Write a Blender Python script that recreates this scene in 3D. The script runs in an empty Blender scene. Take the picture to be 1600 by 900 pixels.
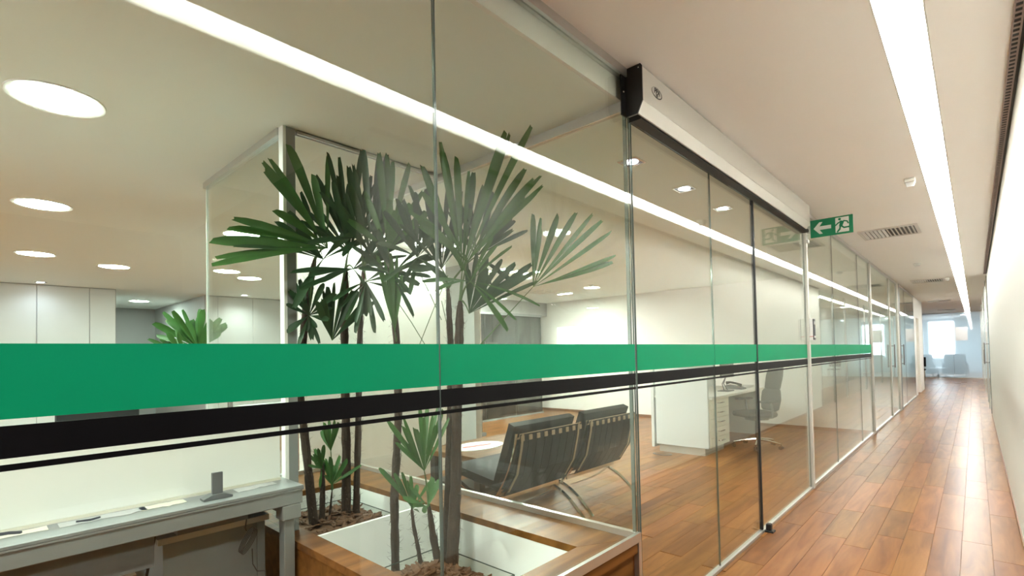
import bpy, math, random
import numpy as np
from mathutils import Vector, Matrix
random.seed(7)
S = bpy.context.scene
COL = S.collection

# ------------------------------------------------------------------ camera
F, YAW, PITCH, ROLL, SHX, SHY = 788.62, .7330, .0232, -.0206, 13.1, 85.02
CAM = Vector((1.215, 0, 1.36))
fw = Vector((-math.sin(YAW)*math.cos(PITCH), math.cos(YAW)*math.cos(PITCH), math.sin(PITCH)))
rt0 = Vector((math.cos(YAW), math.sin(YAW), 0)); up0 = rt0.cross(fw)
rt = math.cos(ROLL)*rt0 + math.sin(ROLL)*up0
up = -math.sin(ROLL)*rt0 + math.cos(ROLL)*up0
cd = bpy.data.cameras.new('camera'); cam = bpy.data.objects.new('camera', cd); COL.objects.link(cam)
m = Matrix((rt, up, -fw)).transposed().to_4x4(); m.translation = CAM; cam.matrix_world = m
cd.sensor_width = 36; cd.lens = F/1600*36; cd.shift_x = -SHX/1600; cd.shift_y = SHY/1600; cd.clip_start = .01; cd.clip_end = 200
S.camera = cam
def at(px, py, ax, val):
    r = rt*((px-800-SHX)/F) - up*((py-450-SHY)/F) + fw
    return CAM + r*((val-CAM[ax])/r[ax])

# ------------------------------------------------------------------ world, exposure
w = bpy.data.worlds.new('world'); S.world = w; w.use_nodes = True
w.node_tree.nodes['Background'].inputs[0].default_value = (.75, .85, 1, 1)
w.node_tree.nodes['Background'].inputs[1].default_value = .3
S.view_settings.view_transform = 'Standard'; S.view_settings.look = 'None'
S.view_settings.exposure = 1.9; S.view_settings.gamma = 1; S.view_settings.use_curve_mapping = False
S.cycles.max_bounces = 10; S.cycles.diffuse_bounces = 5; S.cycles.glossy_bounces = 4
S.cycles.transmission_bounces = 8; S.cycles.transparent_max_bounces = 40
S.cycles.caustics_reflective = False; S.cycles.caustics_refractive = False
S.cycles.use_denoising = True
STRIP_L, DOWN_L, SPOT_L, WIN_L = 9.0, 52, 14, 6
HC, HO = 2.72, 2.58          # corridor and office ceiling heights
XR = 1.42                    # corridor right wall
YL = 9.55                    # lounge end wall
C1Y = 2.165                  # cross partition

# ------------------------------------------------------------------ materials
MAT = {}
def mat(name, col=(.8, .8, .8), rough=.5, metal=0, spec=.5, emit=0, ecol=None, bump=None, var=0, vscale=6, coat=0):
    if name in MAT: return MAT[name]
    M = bpy.data.materials.new(name); M.use_nodes = True; nt = M.node_tree; b = nt.nodes['Principled BSDF']
    b.inputs['Base Color'].default_value = (*col, 1); b.inputs['Roughness'].default_value = rough
    b.inputs['Metallic'].default_value = metal; b.inputs['Specular IOR Level'].default_value = spec
    b.inputs['Coat Weight'].default_value = coat
    if emit:
        b.inputs['Emission Color'].default_value = (*(ecol or col), 1); b.inputs['Emission Strength'].default_value = emit
    if var or bump:
        tc = nt.nodes.new('ShaderNodeTexCoord'); n = nt.nodes.new('ShaderNodeTexNoise')
        n.inputs['Scale'].default_value = vscale; n.inputs['Detail'].default_value = 4
        nt.links.new(tc.outputs['Object'], n.inputs['Vector'])
        if var:
            mx = nt.nodes.new('ShaderNodeMix'); mx.data_type = 'RGBA'
            mx.inputs['A'].default_value = (*[c*(1-var) for c in col], 1); mx.inputs['B'].default_value = (*[min(1, c*(1+var)) for c in col], 1)
            nt.links.new(n.outputs['Fac'], mx.inputs['Factor']); nt.links.new(mx.outputs['Result'], b.inputs['Base Color'])
        if bump:
            bp = nt.nodes.new('ShaderNodeBump'); bp.inputs['Strength'].default_value = bump; bp.inputs['Distance'].default_value = .004
            nt.links.new(n.outputs['Fac'], bp.inputs['Height']); nt.links.new(bp.outputs['Normal'], b.inputs['Normal'])
    MAT[name] = M; return M

def schlick(nt, f0=.04):
    g = nt.nodes.new('ShaderNodeNewGeometry')
    d = nt.nodes.new('ShaderNodeVectorMath'); d.operation = 'DOT_PRODUCT'
    nt.links.new(g.outputs['Normal'], d.inputs[0]); nt.links.new(g.outputs['Incoming'], d.inputs[1])
    def M(op, a, b=None):
        n = nt.nodes.new('ShaderNodeMath'); n.operation = op
        for i, v in enumerate((a, b)):
            if v is None: continue
            if isinstance(v, (int, float)): n.inputs[i].default_value = v
            else: nt.links.new(v, n.inputs[i])
        return n.outputs[0]
    c = M('ABSOLUTE', d.outputs['Value']); p = M('POWER', M('SUBTRACT', 1, c), 5)
    return M('ADD', M('MULTIPLY', p, 1-f0), f0)

def glassmat(name, tint, f0=.031):
    if name in MAT: return MAT[name]
    M = bpy.data.materials.new(name); M.use_nodes = True; nt = M.node_tree; nt.nodes.clear()
    o = nt.nodes.new('ShaderNodeOutputMaterial'); mx = nt.nodes.new('ShaderNodeMixShader')
    t = nt.nodes.new('ShaderNodeBsdfTransparent'); t.inputs[0].default_value = (*tint, 1)
    g = nt.nodes.new('ShaderNodeBsdfGlossy'); g.inputs['Roughness'].default_value = 0; g.inputs[0].default_value = (.97, 1, .97, 1)
    nt.links.new(schlick(nt, f0), mx.inputs[0]); nt.links.new(t.outputs[0], mx.inputs[1]); nt.links.new(g.outputs[0], mx.inputs[2])
    nt.links.new(mx.outputs[0], o.inputs[0]); MAT[name] = M; return M

def frostmat(name):
    if name in MAT: return MAT[name]
    M = bpy.data.materials.new(name); M.use_nodes = True; nt = M.node_tree; nt.nodes.clear()
    o = nt.nodes.new('ShaderNodeOutputMaterial'); mx = nt.nodes.new('ShaderNodeMixShader'); m2 = nt.nodes.new('ShaderNodeMixShader')
    r = nt.nodes.new('ShaderNodeBsdfRefraction'); r.inputs['Roughness'].default_value = .28; r.inputs['IOR'].default_value = 1.08
    r.inputs[0].default_value = (.82, .92, .97, 1)
    tl = nt.nodes.new('ShaderNodeBsdfTranslucent'); tl.inputs[0].default_value = (.8, .92, .96, 1)
    g = nt.nodes.new('ShaderNodeBsdfGlossy'); g.inputs['Roughness'].default_value = .02
    m2.inputs[0].default_value = .4
    nt.links.new(r.outputs[0], m2.inputs[1]); nt.links.new(tl.outputs[0], m2.inputs[2])
    nt.links.new(schlick(nt), mx.inputs[0]); nt.links.new(m2.outputs[0], mx.inputs[1]); nt.links.new(g.outputs[0], mx.inputs[2])
    nt.links.new(mx.outputs[0], o.inputs[0]); MAT[name] = M; return M

def woodmat(name, ca, cb, rough=.3, plank=False, scale=(14, 1.6, 14), coat=0, tone=.35):
    if name in MAT: return MAT[name]
    M = bpy.data.materials.new(name); M.use_nodes = True; nt = M.node_tree; b = nt.nodes['Principled BSDF']
    N = nt.nodes.new; L = nt.links.new
    tc = N('ShaderNodeTexCoord'); mp = N('ShaderNodeMapping'); mp.inputs['Scale'].default_value = scale
    oi = N('ShaderNodeObjectInfo'); ad = N('ShaderNodeVectorMath'); ad.operation = 'ADD'
    sc = N('ShaderNodeVectorMath'); sc.operation = 'SCALE'; sc.inputs[0].default_value = (7.3, 11.1, 5.7)
    L(oi.outputs['Random'], sc.inputs['Scale']); L(tc.outputs['Object'], ad.inputs[0]); L(sc.outputs[0], ad.inputs[1]); L(ad.outputs[0], mp.inputs['Vector'])
    n = N('ShaderNodeTexNoise'); n.inputs['Scale'].default_value = 1.0; n.inputs['Detail'].default_value = 6; n.inputs['Distortion'].default_value = .6
    L(mp.outputs[0], n.inputs['Vector'])
    cr = N('ShaderNodeValToRGB'); cr.color_ramp.elements[0].position = .3; cr.color_ramp.elements[1].position = .72
    cr.color_ramp.elements[0].color = (*ca, 1); cr.color_ramp.elements[1].color = (*cb, 1); L(n.outputs['Fac'], cr.inputs[0])
    hs = N('ShaderNodeHueSaturation')
    if plank:      # per-plank tone, from the texture where the pieces are too far away
        br = N('ShaderNodeTexBrick'); br.inputs['Scale'].default_value = 1; br.inputs['Brick Width'].default_value = 1.2
        br.inputs['Row Height'].default_value = .153; br.inputs['Mortar Size'].default_value = .0012
        br.inputs['Color1'].default_value = (.75, .75, .75, 1); br.inputs['Color2'].default_value = (1.15, 1.15, 1.15, 1); br.inputs['Mortar'].default_value = (.35, .35, .35, 1)
        rm = N('ShaderNodeMapping'); rm.inputs['Rotation'].default_value = (0, 0, math.pi/2)
        L(tc.outputs['Object'], rm.inputs['Vector']); L(rm.outputs[0], br.inputs['Vector'])
        mu = N('ShaderNodeMix'); mu.data_type = 'RGBA'; mu.blend_type = 'MULTIPLY'; mu.inputs['Factor'].default_value = 1
        L(cr.outputs[0], mu.inputs['A']); L(br.outputs['Color'], mu.inputs['B']); L(mu.outputs['Result'], hs.inputs['Color'])
    else:
        L(cr.outputs[0], hs.inputs['Color'])
        mr = N('ShaderNodeMapRange'); mr.inputs['To Min'].default_value = 1-tone; mr.inputs['To Max'].default_value = 1+tone
        L(oi.outputs['Random'], mr.inputs['Value']); L(mr.outputs[0], hs.inputs['Value'])
        m3 = N('ShaderNodeMath'); m3.operation = 'MULTIPLY'; m3.inputs[1].default_value = 7.77; L(oi.outputs['Random'], m3.inputs[0])
        fr = N('ShaderNodeMath'); fr.operation = 'FRACT'; L(m3.outputs[0], fr.inputs[0])
        mh = N('ShaderNodeMapRange'); mh.inputs['To Min'].default_value = .494; mh.inputs['To Max'].default_value = .508
        L(fr.outputs[0], mh.inputs['Value']); L(mh.outputs[0], hs.inputs['Hue'])
    L(hs.outputs[0], b.inputs['Base Color']); b.inputs['Roughness'].default_value = rough; b.inputs['Coat Weight'].default_value = coat
    b.inputs['Coat Roughness'].default_value = .12; b.inputs['Specular IOR Level'].default_value = .10
    MAT[name] = M; return M

WHITE = mat('white paint', (.86, .855, .83), .55, var=.02)
CEIL = mat('ceiling paint', (.94, .925, .895), .7, var=.015, vscale=2)
CEIL_O = mat('office ceiling paint', (.82, .875, .85), .7, var=.015, vscale=2)
PANELW = mat('white wall panel', (.64, .66, .64), .4, var=.01)
GREYW = mat('grey wall', (.42, .42, .41), .6, var=.04)
DARKW = mat('dark grey wall', (.10, .10, .095), .5, var=.08)
CONC = mat('grey stone cladding', (.17, .17, .155), .5, var=.2, vscale=9)
ALU = mat('brushed aluminium', (.62, .62, .60), .32, .9, var=.03, vscale=30)
ALUP = mat('pale anodised aluminium', (.66, .65, .60), .42, .35, var=.02, vscale=20)
CHROME = mat('chrome', (.75, .74, .70), .08, 1)
BLACK = mat('black plastic', (.008, .008, .009), .4)
BLACKM = mat('black seal', (.006, .006, .006), .6)
LEATHER = mat('black leather', (.009, .008, .008), .65, spec=.2, bump=.3, vscale=60)
TAN = mat('tan leather edge', (.30, .20, .12), .5)
GREEN = mat('green vinyl film', (.002, .285, .13), .5, spec=.12)
BLACKF = mat('black vinyl film', (.003, .003, .004), .5, spec=.15)
SIGNG = mat('exit sign green', (.004, .23, .10), .4)
SIGNW = mat('exit sign white', (.78, .80, .76), .4)
GREYD = mat('grey painted metal', (.25, .265, .262), .4, .2, var=.03)
GREYD2 = mat('dark grey painted metal', (.13, .135, .135), .45, var=.03)
SCREENW = mat('white divider board', (.80, .82, .77), .5, var=.01)
BARK = mat('bark chips', (.12, .058, .028), .9, var=.6, vscale=25, bump=.6)
TRUNK = mat('fibrous palm trunk', (.042, .024, .014), .95, var=.55, vscale=60, bump=1)
FIBRE = mat('palm fibre', (.06, .042, .03), .95)
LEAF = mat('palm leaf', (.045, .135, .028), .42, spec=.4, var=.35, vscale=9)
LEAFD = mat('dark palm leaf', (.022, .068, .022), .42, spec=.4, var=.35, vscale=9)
STEM = mat('green palm stalk', (.07, .13, .04), .5, var=.2)
PLANK = woodmat('oiled floor plank', (.15, .056, .015), (.30, .130, .040), .30, coat=0, tone=.2)
FLOORW = woodmat('plank floor', (.15, .056, .015), (.30, .130, .040), .30, plank=True, coat=0)
PWOOD = woodmat('oiled planter board', (.10, .034, .007), (.23, .092, .024), .35, coat=0, tone=.12)
TWOOD = woodmat('table wood', (.11, .05, .02), (.22, .11, .048), .35, tone=.05)
GLASS = glassmat('clear glass', (.945, .967, .938))
GLASSC = glassmat('thin clear glass', (.965, .975, .96))
GLASSD = glassmat('smoked glass', (.55, .57, .56), .06)
EDGE = mat('polished glass edge', (.20, .25, .225), .1, .3, spec=.8)
FROST = frostmat('frosted glass film')
STRIPE = mat('strip light diffuser', (1, 1, .97), .5, emit=STRIP_L, ecol=(1, .99, .955))
DOWN = mat('downlight diffuser', (1, 1, .95), .5, emit=DOWN_L, ecol=(.83, 1, .92))
SPOT = mat('spot lamp', (1, 1, 1), .5, emit=SPOT_L, ecol=(.86, .90, 1))
WIN = mat('bright daylight pane', (1, 1, 1), .5, emit=WIN_L*2.2, ecol=(.93, .96, 1))
SCREEN = mat('lit screen', (.3, .5, .7), .3, emit=.8, ecol=(.45, .75, .95))
CARD = mat('cardboard', (.48, .33, .19), .8, var=.08)
REDP = mat('red print', (.55, .05, .03), .6)
CABLE = mat('black cable', (.012, .012, .012), .5)
CABLEG = mat('grey cable', (.05, .05, .05), .5)
FABRIC = mat('grey chair fabric', (.055, .052, .05), .9, bump=.3, vscale=80)
BLUEG = mat('blue grey upholstery', (.07, .10, .13), .8)
BASEW = mat('brown baseboard', (.22, .11, .055), .5)

# ------------------------------------------------------------------ mesh helpers
class MB:
    def __init__(s): s.v = []; s.f = []
    def add(s, vs, fs):
        o = len(s.v); s.v += [tuple(v) for v in vs]; s.f += [tuple(i+o for i in f) for f in fs]; return s
    def box(s, x0, x1, y0, y1, z0, z1, bev=0):
        if bev <= 0:
            vs = [(x, y, z) for z in (z0, z1) for y in (y0, y1) for x in (x0, x1)]
            return s.add(vs, [(0, 2, 3, 1), (4, 5, 7, 6), (0, 1, 5, 4), (2, 6, 7, 3), (0, 4, 6, 2), (1, 3, 7, 5)])
        b = min(bev, (x1-x0)/2.01, (y1-y0)/2.01, (z1-z0)/2.01)
        rings = []
        for z, i in ((z0, b), (z0+b, 0), (z1-b, 0), (z1, b)):
            a = i
            rings.append([(x0+a+b*(a == 0), y0+a, z), (x1-a-b*(a == 0), y0+a, z), (x1-a, y0+a+b*(a == 0), z), (x1-a, y1-a-b*(a == 0), z),
                          (x1-a-b*(a == 0), y1-a, z), (x0+a+b*(a == 0), y1-a, z), (x0+a, y1-a-b*(a == 0), z), (x0+a, y0+a+b*(a == 0), z)])
        return s.rings(rings)
    def rings(s, rings, cap=True, close=True):
        n = len(rings[0]); vs = [p for r in rings for p in r]; fs = []
        for k in range(len(rings)-1):
            for i in range(n if close else n-1):
                j = (i+1) % n; fs.append((k*n+i, k*n+j, (k+1)*n+j, (k+1)*n+i))
        if cap: fs += [tuple(range(n-1, -1, -1)), tuple((len(rings)-1)*n+i for i in range(n))]
        return s.add(vs, fs)
    def tube(s, pts, r, n=8, cap=True):
        pts = [Vector(p) for p in pts]; rs = r if isinstance(r, (list, tuple)) else [r]*len(pts); R = []
        a = None
        for i, p in enumerate(pts):
            d = (pts[min(i+1, len(pts)-1)]-pts[max(i-1, 0)]).normalized()
            if a is None: a = d.orthogonal().normalized()
            a = (a-d*a.dot(d)).normalized(); b = d.cross(a)
            R.append([p+(a*math.cos(t)+b*math.sin(t))*rs[i] for t in [2*math.pi*k/n for k in range(n)]])
        return s.rings(R, cap)
    def bar(s, pts, side, wd, th):      # flat bar: width along `side`, thickness across the path
        side = Vector(side); pts = [Vector(p) for p in pts]; R = []
        for i, p in enumerate(pts):
            d = (pts[min(i+1, len(pts)-1)]-pts[max(i-1, 0)]).normalized(); n = side.cross(d).normalized()
            R.append([p+side*(a*wd/2)+n*(b*th/2) for a, b in ((-1, -1), (1, -1), (1, 1), (-1, 1))])
        return s.rings(R)
    def prism(s, poly, axis, a, b):     # polygon in the two other axes, extruded along axis
        def P(q, t):
            return {0: (t, q[0], q[1]), 1: (q[0], t, q[1]), 2: (q[0], q[1], t)}[axis]
        return s.rings([[P(q, a) for q in poly], [P(q, b) for q in poly]])
    def cyl(s, c, r, z0, z1, n=16, r1=None):
        r1 = r if r1 is None else r1
        return s.rings([[(c[0]+q*math.cos(2*math.pi*k/n), c[1]+q*math.sin(2*math.pi*k/n), z) for k in range(n)] for q, z in ((r, z0), (r1, z1))])
    def lathe(s, c, prof, n=24, cap=True):
        return s.rings([[(c[0]+q*math.cos(2*math.pi*k/n), c[1]+q*math.sin(2*math.pi*k/n), z) for k in range(n)] for q, z in prof], cap)
    def build(s, name, m, parent=None, label=None, cat=None, group=None, kind=None, smooth=False, local=False, loc=None):
        v = np.array(s.v, float)
        me = bpy.data.meshes.new(name); o = bpy.data.objects.new(name, me); COL.objects.link(o)
        if parent is None:
            base = Vector(loc) if loc else Vector(((v[:, 0].min()+v[:, 0].max())/2, (v[:, 1].min()+v[:, 1].max())/2, v[:, 2].min()))
            o.location = base; v = v-np.array(base)
        else:
            o.parent = parent
            if not local:
                r = parent
                while r.parent: r = r.parent
                v = v-np.array(r.location)
        me.from_pydata(v.tolist(), [], s.f); me.materials.append(m)
        me.validate()
        import bmesh
        bm = bmesh.new(); bm.from_mesh(me); bmesh.ops.recalc_face_normals(bm, faces=bm.faces); bm.to_mesh(me); bm.free()
        if smooth:
            for p in me.polygons: p.use_smooth = True
            try: me.set_sharp_from_angle(angle=math.radians(40))
            except Exception: pass
        tag(o, label, cat, group, kind); return o
def tag(o, label=None, cat=None, group=None, kind=None):
    if label: o['label'] = label
    if cat: o['category'] = cat
    if group: o['group'] = group
    if kind: o['kind'] = kind
    return o
def thing(name, loc, label=None, cat=None, group=None, kind=None, rz=0):
    o = bpy.data.objects.new(name, None); COL.objects.link(o); o.location = loc; o.rotation_euler.z = rz
    o.empty_display_size = .1
    return tag(o, label, cat, group, kind)
def box(*a, **k): return MB().box(*a, **k)
def struct(name, mb, m, label=None): return mb.build(name, m, kind='structure', label=label)
def copy_tree(o, parent=None):
    c = o.copy(); COL.objects.link(c); c.parent = parent
    for ch in list(o.children): copy_tree(ch, c)
    return c

# ================================================================== FLOOR
YB, YE = -6.2, 27.5
fl = struct('floor', box(-13, 4.5, -8.3, 34, -.12, -.004), FLOORW, 'wooden plank floor of warm reddish brown boards')
fl.location = (0, 0, 0)
fl.data.transform(Matrix.Translation((-4.25, 12.85, -.12)))
PW = .153
lens_ = (.75, .95, 1.15, 1.35, 1.6); pmesh = {}
def plank_mesh(L):
    if L in pmesh: return pmesh[L]
    o = box(-PW/2+.0007, PW/2-.0007, -L/2+.0008, L/2-.0008, -.012, 0, bev=.0012).build('plank', PLANK, fl, local=True)
    pmesh[L] = o.data; bpy.data.objects.remove(o); return pmesh[L]
cand = []
rr = random.Random(3)
k = -40
while True:
    xc = .953+PW*(k+.5); k += 1
    if xc > XR+PW/2: break
    if xc < -6: continue
    y = 1.0+rr.random()*.9
    while y < 26:
        L = rr.choice(lens_)
        yc = y+L/2
        ok = (xc > 0) or (yc-L/2 > C1Y+.02 and yc+L/2 < YL+.3 and xc > -3.4)
        if ok: cand.append((xc, yc, L))
        y += L
def shown(p):
    d = Vector((p[0], p[1], 0))-CAM; q = Vector((d.dot(rt), d.dot(up), d.dot(fw)))
    if q.z < .3: return 0
    u = 800+SHX+F*q.x/q.z; v = 450+SHY-F*q.y/q.z
    if u < 700 or u > 1650 or v > 960: return 0
    if p[0] < 0 and p[1] < 3: return 0
    return p[2]*abs(d.z)/d.length**3*(1 if p[0] > 0 else .7)
cand.sort(key=shown, reverse=True)
for xc, yc, L in cand[:298]:
    o = bpy.data.objects.new('plank', plank_mesh(L)); COL.objects.link(o); o.parent = fl; o.location = (xc, yc, 0)

# ================================================================== SHELL
ST0, ST1 = .951, 1.102
c = MB().box(-.05, ST0-.006, YB, 20.3, HC, HC+.12).box(ST1+.006, 5.4, YB, 34, HC, HC+.12).box(ST0-.006, ST1+.006, YE-.005, 34, HC, HC+.12).box(-3, ST0-.006, 20.3, 34, HC, HC+.12)
struct('ceiling', c, CEIL, 'warm white corridor ceiling')
c = MB().box(-9.5, -.046, -8.2, YL, HO, HO+.12).box(-3.2, -.046, YL, 20.3, HO, HO+.12).box(-13, -9.5, 1.2, 3.6, HO, HO+.12)
struct('ceiling_office', c, CEIL_O, 'lower greenish white office ceiling behind the glass')
struct('trim_1', box(-.046, -.027, YB, 20.28, HO+.0005, HC-.0005), WHITE, 'pale band where the office ceiling drops behind the glass')
struct('wall_right', box(XR, XR+.15, 1.62, 13.2, 0, HC), mat('warm white wall paint', (.70, .685, .65), .55, var=.02), 'white corridor wall on the right')
struct('baseboard_right', box(XR-.008, XR, 1.62, 13.2, 0, .022), BASEW)
struct('wall_right_far', MB().box(2.6, 2.7, 13.2, YE, 0, HC).box(XR, 2.6, 13.1, 13.2, 0, HC), WHITE)
struct('wall_alcove', MB().box(5.2, 5.3, YB, 1.62, 0, HC).box(XR+.15, 5.3, 1.62, 1.77, 0, HC), DARKW)
struct('wall_corridor_end', box(-.05, 5.3, YB-.1, YB, 0, HC), DARKW)
# lounge
struct('wall_lounge_end', box(-6.7, -.02, YL, YL+.12, 0, HO), WHITE, 'white end wall of the lounge behind the reception desk')
struct('baseboard_lounge_end', box(-6.7, -.02, YL-.012, YL, 0, .05), BASEW)
struct('wall_lounge_side', box(-3.64, -3.52, C1Y+.02, 3.93, 0, HO), WHITE, 'white wall behind the palm planter')
struct('wall_lobby_rear', box(-9.4, -3.64, 4.5, 4.6, 0, HO), GREYW)
wl = struct('wall_lobby', box(-6.85, -6.7, 4.6, YL, 0, HO), CONC, 'dark grey stone wall of the lobby')
for i in range(6): box(-6.7, -6.66, 4.65+i*.8, 5.42+i*.8, .02, 2.22, bev=.01).build('wall_panel', CONC if i % 2 == 0 else GREYW if i == 5 else DARKW, wl)
MB().box(-6.7, -6.5, 4.6, YL, 2.26, HO).build('fascia_beam', GREYW, wl)
# office
fwl = struct('wall_office_far', MB().box(-9.5, -9.42, -8, 1.74, 0, HO).box(-9.5, -9.42, 3.05, 4.6, 0, HO), GREYW, 'far office wall of white vertical panels')
y = -7.9
while y < 4.5:
    y1 = min(y+.62, 4.5)
    if not (y1 > 1.74 and y < 3.05): box(-9.42, -9.40, y+.004, y1-.004, .05, HO-.01, bev=.004).build('wall_panel', PANELW, fwl)
    elif y < 1.74: box(-9.42, -9.40, y+.004, 1.73, .05, HO-.01, bev=.004).build('wall_panel', PANELW, fwl)
    elif y1 > 3.05: box(-9.42, -9.40, 3.06, y1-.004, .05, HO-.01, bev=.004).build('wall_panel', PANELW, fwl)
    y = y1
struct('wall_passage', MB().box(-13, -9.5, 3.05, 3.15, 0, HO).box(-13, -9.5, 1.64, 1.74, 0, HO).box(-13.1, -13, 1.6, 3.2, 0, HO), GREYW)
ob = MB().box(-9.4, 0, -8.15, -8, 0, .9).box(-9.4, 0, -8.15, -8, 2.2, HO)
for a, b in ((-9.4, -8.4), (-7.6, -5.45), (-5.1, -4.15), (-3.65, 0)): ob.box(a, b, -8.15, -8, .9, 2.2)
struct('wall_office_rear', ob, WHITE)
for i, (a, b) in enumerate(((-8.4, -7.6), (-5.45, -5.1), (-4.15, -3.65))):
    t = thing('window_%d' % (i+1), ((a+b)/2, -8.1, .9), kind='structure')
    MB().box(a, b, -8.06, -8.0, .9, .94).box(a, b, -8.06, -8.0, 2.16, 2.2).box(a, a+.04, -8.06, -8, .94, 2.16).box(b-.04, b, -8.06, -8, .94, 2.16).build('window_frame', ALU, t)
    box(a+.04, b-.04, -8.05, -8.04, .94, 2.16).build('pane', WIN, t)
# rooms further along behind the glass
struct('wall_meeting_room', MB().box(-3.2, -3.1, YL+.12, 20.3, 0, HO).box(-3.2, -.02, 14.0, 14.1, 0, HO).box(-3.2, -.02, 17.3, 17.4, 0, HO), WHITE)
wd = struct('wall_left', MB().box(-.15, 0, 17.3, 17.9, 0, HC).box(-.15, 0, 18.85, 20.3, 0, HC).box(-.15, 0, 17.9, 18.85, 2.15, HC).box(-3, 0, 20.2, 20.3, 0, HC), WHITE, 'white wall with a door past the glass offices')
t = thing('door_1', (-.07, 18.38, 0), kind='structure')
box(-.10, -.06, 17.92, 18.83, .005, 2.14, bev=.004).build('door_leaf', mat('cream door', (.78, .72, .58), .5), t)
MB().tube([(-.06, 18.0, 1.03), (-.01, 18.0, 1.03), (-.01, 18.13, 1.03)], .01).build('door_handle', ALU, t)
struct('wall_left_far', box(-3.1, -3, 20.2, 34, 0, HC), WHITE)
# daylit room at the far end
struct('wall_far', MB().box(-3, 4.2, 33, 33.1, 0, .7).box(-3, 4.2, 33, 33.1, 2.6, HC).box(-3, -.55, 33, 33.1, .7, 2.6).box(.5, 4.2, 33, 33.1, .7, 2.6), mat('pale blue wall', (.62, .72, .78), .6))
struct('wall_far_right', box(4.1, 4.2, 13, 34, 0, HC), WHITE)
t = thing('window_4', (-.02, 33.05, .7), kind='structure')
MB().box(-.55, .5, 33.0, 33.05, .7, .75).box(-.55, .5, 33.0, 33.05, 2.55, 2.6).box(-.55, -.5, 33, 33.05, .75, 2.55).box(.45, .5, 33, 33.05, .75, 2.55).build('window_frame', ALU, t)
box(-.5, .45, 33.04, 33.06, .75, 2.55).build('pane', mat('bright daylight pane far', (1, 1, 1), .5, emit=4, ecol=(.95, .97, 1)), t)

# ================================================================== STRIP LIGHT in the corridor ceiling
t = thing('strip_light', ((ST0+ST1)/2, 10, HC), 'long white recessed strip light running the length of the corridor ceiling', 'ceiling light')
D = .07
MB().box(ST0-.005, ST0, YB, YE-.01, HC-.0015, HC+D).box(ST1, ST1+.005, YB, YE-.01, HC-.0015, HC+D).box(ST0-.004, ST1+.004, YB, YE-.01, HC+D+.006, HC+D+.012).build('housing', mat('white reflector', (.9, .9, .86), .5), t)
box(ST0+.0005, ST1-.0005, YB, YE-.012, HC+D-.002, HC+D+.004).build('diffuser', STRIPE, t)

# ================================================================== GLASS PARTITIONS
def stripes(t, y0, y1):
    for n, a, b, m in (('green_stripe', 1.268, 1.396, GREEN), ('black_stripe', 1.202, 1.257, BLACKF), ('thin_black_stripe', 1.181, 1.192, BLACKF)):
        box(-.0008, .0008, y0, y1, a, b).build(n, m, t)
def pane(name, y0, y1, z0, z1, label, stripe=True, cat='glass panel', group=None, x=0, edge0=True, edge1=True, dark=None):
    t = thing(name, (x-.005, (y0+y1)/2, z0), label, cat, group)
    box(x-.009, x-.001, y0+.0015, y1-.0015, z0, z1).build('pane', GLASS, t)
    for e, yy in ((edge0, y0), (edge1, y1)):
        if e:
            s = 1 if yy == y0 else -1
            box(x-.0095, x-.0008, min(yy, yy+s*.0015), max(yy, yy+s*.0015), z0, z1).build('polished_edge', EDGE, t)
    if stripe: stripes(t, y0+.001, y1-.001)
    return t
PZ = .47
pane('glass_panel', -.25, .978, .02, HC-.04, 'leftmost tall clear glass panel with the widest green stripe, in front of the grey desk')
pane('glass_panel', .982, 2.172, PZ+.03, HC-.04, 'clear glass panel standing on the planter front, crossed by green and black stripes')
tr = MB().box(-.025, .014, -.25, 2.18, HC-.04, HC)
tr.build('top_rail', ALU, label='aluminium ceiling channel above the two glass panels nearest the camera', cat='rail')
pane('glass_panel', 2.19, 3.165, .02, 2.482, 'fixed glass panel between the planter corner and the sliding doors', cat='glass panel')
pane('sliding_glass_door', 3.17, 4.0, .02, 2.482, 'sliding glass door with a black vertical edge seal beside the black floor guide', cat='glass door')
dl = [o for o in COL.objects if o.name.startswith('sliding_glass_door')][0]
box(-.016, .004, 3.985, 4.008, .02, 2.482).build('edge_seal', BLACKM, dl)
pane('sliding_glass_door', 4.012, 5.52, .02, 2.482, 'wide sliding glass door next to the post with the card reader', cat='glass door')
MB().box(-.02, .012, 2.19, 5.52, 0, .018).build('floor_track', ALU, label='aluminium floor track under the sliding glass doors', cat='track')
g = 'striped glass panels past the card reader'
pane('glass_panel', 5.585, 6.83, .03, HC-.04, 'first striped glass panel past the card reader post', group=g)
pane('glass_panel', 6.834, 8.55, .03, HC-.04, 'second striped glass panel past the card reader post', group=g)
pane('glass_panel', 8.554, 9.58, .03, HC-.04, 'third striped glass panel past the card reader post, last one with stripes', group=g)
pane('glass_panel', 9.66, 12.0, .03, HC-.04, 'plain glass panel just past the second aluminium post', stripe=False)
pane('glass_door', 12.03, 13.3, .03, HC-.04, 'plain glass office door with a vertical bar handle', stripe=False, cat='glass door')
gd = [o for o in COL.objects if o.name == 'glass_door'][0]
def pull(parent, x, y, z0=.95, z1=1.4, s=1):
    MB().tube([(x+.0*s, y, z0+.03), (x+.05*s, y, z0+.03)], .008).tube([(x, y, z1-.03), (x+.05*s, y, z1-.03)], .008).box(min(x+.04*s, x+.062*s), max(x+.04*s, x+.062*s), y-.014, y+.014, z0, z1, bev=.004).build('pull_handle', mat('dark steel', (.26, .25, .24), .4, .4), parent)
pull(gd, 0, 12.15)
pane('glass_door', 13.75, 14.9, .03, HC-.04, 'further plain glass office door with a bar handle beside the grey post', stripe=False, cat='glass door')
gd = [o for o in COL.objects if o.name == 'glass_door.001'][0]
pull(gd, 0, 13.86); box(.0, .03, 13.78, 13.84, 1.10, 1.18, bev=.006).build('lock_case', ALU, gd)
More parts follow.
